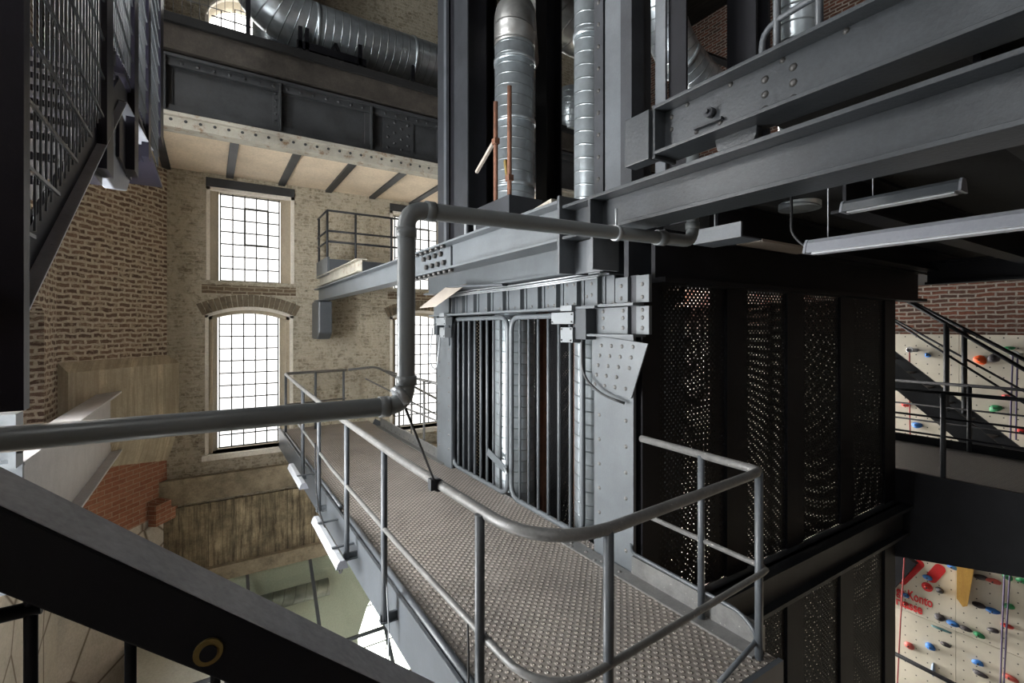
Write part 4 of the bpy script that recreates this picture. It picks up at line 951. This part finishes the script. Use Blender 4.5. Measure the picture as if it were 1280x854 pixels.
# ------------------------------------------------------------------ lamps
def lamp(label, x, y0, y1, z, mat, hang, tilt=0.0):
    t = thing('strip_lamp', label, 'lamp', (x, (y0 + y1) / 2, z - .04), 'strip lamps')
    mb = MB(); prof = [(-.05, -.035), (.05, -.035), (.035, .012), (.02, .03), (-.02, .03), (-.035, .012)]
    mb.prism([(x + a, y0, z + b) for a, b in prof], (0, y1 - y0, tilt)); mb.build('housing', mat, t, .002)
    for y in (y0 - .012, y1):
        mb = MB(); zz = z + (tilt if y == y1 else 0); mb.prism([(x + a * 1.06, y, zz + b * 1.06) for a, b in prof], (0, .012, 0)); mb.build('end_cap', 'lampdark', t)
    mb = MB(); mb.box(x - .03, x + .03, y0 + .02, y1 - .02, z - .042, z - .035) if not tilt else None
    if not tilt: mb.build('diffuser', 'lamp', t)
    for y, zt in hang:
        mb = MB(); mb.tube([(x, y, z + .03), (x, y, zt)], .003, 6); h = mb.build('hanger', 'galv', t)
    return t
lamp('long grey strip lamp hanging on rods under the upper floor at right', 2.5, -.35, 1.2, .40, 'lampdark', [(1.12, 1.0), (.0, 1.0)])
lamp('unlit dim strip lamp tucked among the black joists above hanging lamp', 3.2, .82, 1.34, .72, 'steel_mid', [(1.2, 1.0)])
l1 = lamp('white strip lamp under the middle of the walkway edge beside a post', .97, 4.25, 5.4, -2.03, 'lamp', [(4.4, -1.98), (5.2, -1.98)])
lamp('white strip lamp under the walkway edge farther toward the windows', .97, 6.2, 7.2, -1.9, 'lamp', [(6.4, -1.85)])
for k, (y, z) in enumerate(((4.5, -1.995), (5.15, -1.995), (6.5, -1.865))):
    mb = MB(); mb.box(.94, 1.135, y, y + .03, z, z + .012); single('lamp_bracket', mb, 'steel_mid', ['thin bracket at the near end of the white lamp beside a post', 'thin bracket at the far end of the white lamp beside a post', 'thin bracket of the white lamp farther toward the windows'][k], 'bracket', 'lamp brackets')
mb = MB(); mb.tube(rnd_path([(2.5, 1.29, 1.0), (2.5, 1.29, .48), (2.5, 1.24, .42), (2.5, 1.215, .40)], .05, 5), .008, 6); single('cable', mb, 'black', 'black lead dropping into the left end of the long hanging lamp', 'cable')
mb = MB(); mb.tube(rnd_path([(1.02, 5.75, -1.3), (1.0, 5.6, -1.9), (.97, 4.3, -2.15), (.99, 4.26, -2.02)], .3, 6), .008, 6); single('cable', mb, 'black', 'black lead from railing down to white lamp beside a post', 'cable')
mb = MB(); mb.tube([(1.05, 3.345, -1.43), (1.07, 3.3, -2.1), (1.07, 3.3, -2.8)], .005, 6); single('cable', mb, 'galv', 'thin cable hanging down beside the clamped railing post', 'cable')
mb = MB(); mb.tube([(1.05, 2.05, -1.42), (1.05, 2.04, -1.56), (1.05, 2.05, -2.3)], .005, 6); single('cable', mb, 'black', 'thin wire dangling from middle rail near the nearest left post', 'cable')
mb = MB(); mb.tube(rnd_path([(2.86, 2.72, DZ + .22), (2.80, 2.66, DZ + .19), (2.80, 1.75, DZ + .18), (2.78, 1.62, DZ + .1), (2.3, 1.56, DZ + .06)], .08, 5), .014, 10); single('cable', mb, 'steel_mid', 'thick conduit lying on the toe board at the near walkway end', 'cable')

# ------------------------------------------------------------------ glazed lean-to roof below
gr = thing('glass_roof', 'sloping glazed roof with dark bars far below beside the wall', 'glass roof', (2.2, 9.3, -6.4))
zr = lambda y: -4.62 - (10.3 - y) * .86
mb = MB(); mb.hexa([(.2, 8.3, zr(8.3) - .01), (6.5, 8.3, zr(8.3) - .01), (6.5, 10.3, zr(10.3) - .01), (.2, 10.3, zr(10.3) - .01), (.2, 8.3, zr(8.3)), (6.5, 8.3, zr(8.3)), (6.5, 10.3, zr(10.3)), (.2, 10.3, zr(10.3))]); mb.build('glazing', 'roof_glass', gr)
for x in (.62, 1.72, 2.85, 3.95):
    mb = MB(); mb.bar((x, 8.3, zr(8.3) + .02), (x, 10.3, zr(10.3) + .02), .055, .06); mb.build('glazing_bar', 'conc_ledge' if 0 else 'steel_mid', gr)
for y in (9.0, 8.35):
    mb = MB(); mb.bar((.2, y, zr(y) + .03), (6.5, y, zr(y) + .03), .05, .05); mb.build('purlin', 'rust' if y < 8.5 else 'steel_mid', gr)
duct('air_duct', [(.7, 10.15, -5.22), (2.05, 10.15, -5.22)], .16, 'duct_old', 'horizontal duct on the pale wall seen through the glass roof')
bxw = thing('plasterboard_box', 'pale plasterboard enclosure glimpsed between the nearest balusters', 'enclosure', (-.5, 8.8, -9))
mb = MB(); mb.box(-1.0, .2, 8.2, 9.8, -9.0, -5.1); mb.build('body', 'white_wall', bxw)
mb = MB(); mb.bar((-.95, 8.19, -7.0), (.15, 8.19, -5.2), .02, .05); mb.box(-1.02, .22, 8.17, 8.2, -5.12, -5.06); mb.build('edge_strip', 'steel_mid', bxw)

# ------------------------------------------------------------------ right: landing, stair, climbing wall
ld = thing('landing', 'dark landing with tread plate beyond the right side of the shaft', 'landing', (8.8, .5, -3))
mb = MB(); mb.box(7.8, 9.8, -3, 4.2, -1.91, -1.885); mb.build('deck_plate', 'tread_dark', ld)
mb = MB(); mb.prism([(7.78, -3, -1.885), (7.78, 2.75, -1.885), (7.78, 2.75, -3.08), (7.78, -3, -1.95)], (.05, 0, 0)); mb.build('fascia', 'steel_black', ld)
mb = MB(); mb.box(9.78, 9.82, -3, 4.2, -1.98, -1.76); mb.build('rear_edge', 'steel_black', ld)
def lrail(label, x, ys, zt, zm):
    t = thing('landing_railing', label, 'railing', (x, 1, -1.89), 'landing railings')
    for nm, zz, r in (('handrail', zt, .024), ('middle_rail', zm[0], .014), ('middle_rail', zm[1], .014)):
        mb = MB(); mb.tube([(x, -2.9, zz), (x, 4.1, zz)], r, 8); mb.build(nm, 'steel_black', t)
    for y in ys:
        mb = MB(); mb.tube([(x, y, -1.89), (x, y, zt)], .03, 8); mb.build('post', 'steel_dark', t)
lrail('black railing on the shaft side edge of the landing', 7.83, (2.18, .6, -1), -.82, (-1.14, -1.37))
lrail('black railing on the climbing wall side of the landing', 9.76, (2.41, .7, 3.9), -.88, (-1.25, -1.5))
sf = thing('steel_stair', 'dark steel stair descending along the climbing wall', 'stair', (10.6, 2.7, -3))
for x in (10.3, 10.9):
    mb = MB(); k = -.885; f_ = lambda y: -.64 + (3.51 - y) * k
    mb.prism([(x, 4.3, f_(4.3)), (x, .6, f_(.6)), (x, .6, f_(.6) - .46), (x, 4.3, f_(4.3) - .46)], (.04, 0, 0)); mb.build('stringer', 'steel_dark', sf)
for i in range(13):
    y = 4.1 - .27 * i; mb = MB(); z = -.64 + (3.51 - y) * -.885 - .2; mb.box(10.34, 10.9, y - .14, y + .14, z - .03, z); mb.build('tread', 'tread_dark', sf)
for x, za, ya, zb, yb, l_ in ((10.3, .416, 3.284, -.622, 1.935, 'near'), (10.92, .407, 3.381, -.507, 2.047, 'far')):
    s_ = (za - zb) / (ya - yb); h_ = lambda y: za + (y - ya) * s_
    mb = MB(); mb.tube([(x, 4.1, h_(4.1)), (x, .6, h_(.6))], .03, 8); mb.build('handrail', 'steel_black', sf)
    mb = MB(); mb.tube([(x, 4.1, h_(4.1) - .5), (x, .6, h_(.6) - .5)], .018, 8); mb.build('middle_rail', 'steel_black', sf)
    for y in ((2.826, 1.2) if l_ == 'near' else (2.76, 1.2)):
        mb = MB(); mb.tube([(x, y, h_(y) - 1.45), (x, y, h_(y))], .04, 8); mb.build('post', 'steel_dark', sf)

cw = thing('climbing_wall', 'pale climbing wall board with bolt holes, red marks and lettering', 'climbing wall', (11.4, 2, -9))
for (y0, y1, z0, z1) in ((-3.1, 2.995, -9, -5.485), (3.0, 10.3, -9, -5.485), (-3.1, 2.995, -5.478, -2.2), (3.0, 10.3, -5.478, -2.2), (-3.1, 2.95, -2.19, -.12), (2.955, 10.3, -2.19, -.12)):
    mb = MB(); mb.box(11.40, 11.44, y0, y1, z0, z1); mb.build('board', 'panel', cw)
CX = 11.4
def atX(u, v, x):
    a = (u - 640) / 598; b_ = (410 - v) / 598; d_ = x / (.536 + .844 * a); return V((x, (.844 - .536 * a) * d_, b_ * d_))
def on(cx, cy): return atX(1120 + cx / 5.206, 690 + cy / 5.206, CX)
def on2(cx, cy): return atX(1110 + cx / 5.02, 430 + cy / 5.02, CX)
# red marks and lettering on the boards
def capsule(p0, p1, r, n=10):
    d_ = (p1 - p0).normalized(); s_ = V((0, -d_.z, d_.y)); out = []
    for c_, q in ((p1, 1), (p0, -1)):
        for i in range(n + 1):
            a = PI * i / n; out.append(c_ + (s_ * math.cos(a) + d_ * math.sin(a)) * r * q)
    return [V((CX - .004, p.y, p.z)) for p in out]
mb = MB(); mb.prism(capsule(on(285, 110), on(232, 170), .085), (.003, 0, 0)); mb.build('red_stroke', 'signred', cw)
mb = MB(); c_ = on(203, 228); mb.prism([V((CX - .004, c_.y + .085 * math.cos(2 * PI * i / 20), c_.z + .085 * math.sin(2 * PI * i / 20))) for i in range(20)], (.003, 0, 0)); mb.build('red_dot', 'signred', cw)
mb = MB(); mb.prism(capsule(on(155, 78), on(40, 190), .07), (.003, 0, 0)); mb.build('red_stroke', 'signred', cw)
mb = MB(); a_, b_, c_ = on(-60, 300), on(-60, 10), on(148, 70); mb.prism([a_, b_, on(80, 20), c_], (-.12, 0, 0)); single('volume', mb, 'steel_black', 'black wedge volume at top left corner of the lower climbing wall', 'climbing volume')
def text(s, p, size, wx):
    cu = bpy.data.curves.new('lettering', 'FONT'); cu.body = s; cu.size = size; cu.extrude = .0015; cu.offset = .006
    o = bpy.data.objects.new('lettering', cu); C.objects.link(o)
    dg = bpy.context.evaluated_depsgraph_get(); me = bpy.data.meshes.new_from_object(o.evaluated_get(dg)); bpy.data.objects.remove(o)
    xs = [v.co.x for v in me.vertices]; k = wx / (max(xs) - min(xs)); x0 = min(xs)
    for v in me.vertices:
        x, y, z = v.co; v.co = V((CX - .004 - z, p.y - (x - x0) * k, p.z + y)) - cw.location
    me.materials.append(M['signred']); o = bpy.data.objects.new('lettering', me); C.objects.link(o); o.parent = cw
p = on(2, 258); q = on(238, 335); text('ge Konto', V((CX, p.y, -5.22)), .24, p.y - q.y)
p = on(2, 298); q = on(172, 355); text('rkasse', V((CX, p.y, -5.42)), .24, p.y - q.y)

holds = [(on, 210, 165, 'blue', .11, .06, 'blue hold overlapping lower end of the red stroke'), (on, 207, 228, 'red', .07, .04, 'red hold on the red dot'),
 (on, 290, 250, 'charcoal', .10, .07, 'dark hold right of the red dot'), (on, 368, 96, 'blue', .11, .05, 'blue hold left of the yellow wooden volume'),
 (on, 545, 161, 'charcoal', .14, .06, 'dark hold right of the yellow volume, upper of two'), (on, 636, 190, 'coral', .14, .06, 'coral red hold beside the upper dark hold right of yellow volume'),
 (on, 730, 160, 'green', .11, .07, 'green hold at the top beside the violet ropes'), (on, 820, 187, 'green', .10, .06, 'green hold at the right picture edge'),
 (on, 68, 281, 'blue', .10, .05, 'blue hold within the red lettering'), (on, 65, 334, 'red', .08, .04, 'red hold below the red lettering by the red rope'),
 (on, 545, 346, 'charcoal', .15, .06, 'dark hold right of the tip of the yellow volume'), (on, 634, 384, 'blue', .13, .06, 'blue hold below the coral red hold'),
 (on, 735, 350, 'green', .12, .06, 'green hold midway on the violet ropes'), (on, 288, 427, 'charcoal', .12, .08, 'dark hold on the seam, first of the diagonal row'),
 (on, 372, 463, 'blue', .13, .06, 'blue hold on the seam, second of the diagonal row'), (on, 456, 498, 'charcoal', .13, .06, 'dark hold just right of the seam crossing'),
 (on, 543, 540, 'green', .11, .07, 'green hold at the right end of the diagonal row'), (on, 636, 511, 'charcoal', .12, .05, 'dark hold left of the violet ropes below the blue one'),
 (on, 727, 480, 'red', .11, .05, 'red hold between the violet ropes'), (on, 305, 505, 'teal', .22, .022, 'long thin teal hold under the seam'),
 (on, 88, 608, 'coral', .12, .08, 'coral hold at the lower left near red rope'), (on, 230, 618, 'blue', .11, .08, 'blue forked hold below the thin teal hold'),
 (on, 318, 597, 'charcoal', .11, .05, 'dark hold right of the blue forked hold'), (on, 540, 722, 'blue', .12, .06, 'blue hold low on the right board'),
 (on, 548, 790, 'charcoal', .15, .06, 'dark hold directly below the lowest blue hold'), (on, 246, 768, 'steelblue', .05, .16, 'narrow grey-blue hold above the black rail'),
 (on, 740, 812, 'coral', .16, .06, 'red hold low on the violet ropes'),
 (on2, 578, 101, 'orange', .13, .11, 'bright orange hold on the upper board'), (on2, 665, 92, 'charcoal', .13, .09, 'dark hold right of the orange hold'),
 (on2, 252, 72, 'blue', .07, .06, 'small blue hold behind the upper stair rails'), (on2, 672, 400, 'green', .12, .09, 'green hold below the stair rail on the upper board'),
 (on2, 110, 383, 'red', .11, .05, 'red hold under the dark stair beside the red rope'), (on2, 180, 507, 'blue', .11, .08, 'blue hold between landing rails beside red rope'),
 (on2, 838, 549, 'red', .10, .06, 'red hold at right edge above the landing'), (on2, 768, 28, 'green', .10, .04, 'dark green hold near the handrail at top right'),
 (on2, 748, 325, 'red', .09, .03, 'flat red hold behind the landing handrail')]
for i, (fn_, cx_, cy_, m_, sy, sz, l_) in enumerate(holds):
    p = fn_(cx_, cy_); mb = MB(); mb.blob((CX - .02, p.y, p.z), .05, sy * .68, sz * .75, i, .28)
    t = thing('climbing_hold', l_, 'climbing hold', (CX - .03, p.y, p.z), 'climbing holds')
    mb.build('grip', m_, t)
    mb = MB(); mb.tube([(CX - .08, p.y, p.z), (CX - .06, p.y, p.z)], .014, 6); mb.build('bolt', 'bolt', t)
# wooden volume
mb = MB(); a_ = on(402, 60); b_ = on(400, 280); c_ = on(440, 335); d_ = on(470, 330); e_ = on(515, 70)
pts = [a_, b_, c_, d_, e_]; mb.prism(pts, (-.16, -.03, 0)); wv = single('wooden_volume', mb, 'wood', 'yellow wooden climbing volume hanging down between dark and blue holds', 'climbing volume')
def rope(label, mat, p0, p1, r=.012):
    mb = MB(); mb.tube([p0, (V(p0) + V(p1)) / 2 + V((-.02, 0, 0)), p1], r, 6); single('climbing_rope', mb, mat, label, 'rope', 'climbing ropes')
rope('red rope hanging from an anchor on the upper board', 'rope_red', atX(1137, 440, 11.2), atX(1138, 560, 11.2))
rope('red rope hanging on the lower board beside the lettering', 'rope_red', atX(1131, 690, 11.2), atX(1121, 870, 11.2))
rope('left violet rope of the pair on the lower board', 'rope_violet', atX(1257, 690, 11.2), atX(1250, 870, 11.2))
rope('right violet rope of the pair on the lower board', 'rope_violet', atX(1264, 690, 11.2), atX(1254, 870, 11.2))
rope('left violet rope of the pair on the upper board', 'rope_violet', atX(1266, 445, 11.2), atX(1263, 550, 11.2))
rope('right violet rope of the pair on the upper board', 'rope_violet', atX(1272, 445, 11.2), atX(1270, 550, 11.2))
for l_, (u_, v_) in (('small metal anchor holding the red rope on the upper board', (1138, 440)), ('small metal anchor holding the violet ropes at upper right', (1269, 446))):
    p = atX(u_, v_, 11.25); t = thing('rope_anchor', l_, 'anchor', p, 'rope anchors')
    mb = MB(); mb.box(p.x - .02, p.x + .16, p.y - .06, p.y + .06, p.z, p.z + .06); mb.build('plate', 'galv', t)
    mb = MB(); mb.tube([(p.x - .03, p.y + .05 * math.cos(a * PI / 4), p.z + .04 + .05 * math.sin(a * PI / 4)) for a in range(9)], .012, 6); mb.build('ring', 'galv', t)
mb = MB(); mb.tube([(10.2, 4.2, -5.7), (10.2, 1.0, -5.85)], .035, 8)
single('low_handrail', mb, 'steel_black', 'black handrail in front of the lower climbing wall', 'handrail')
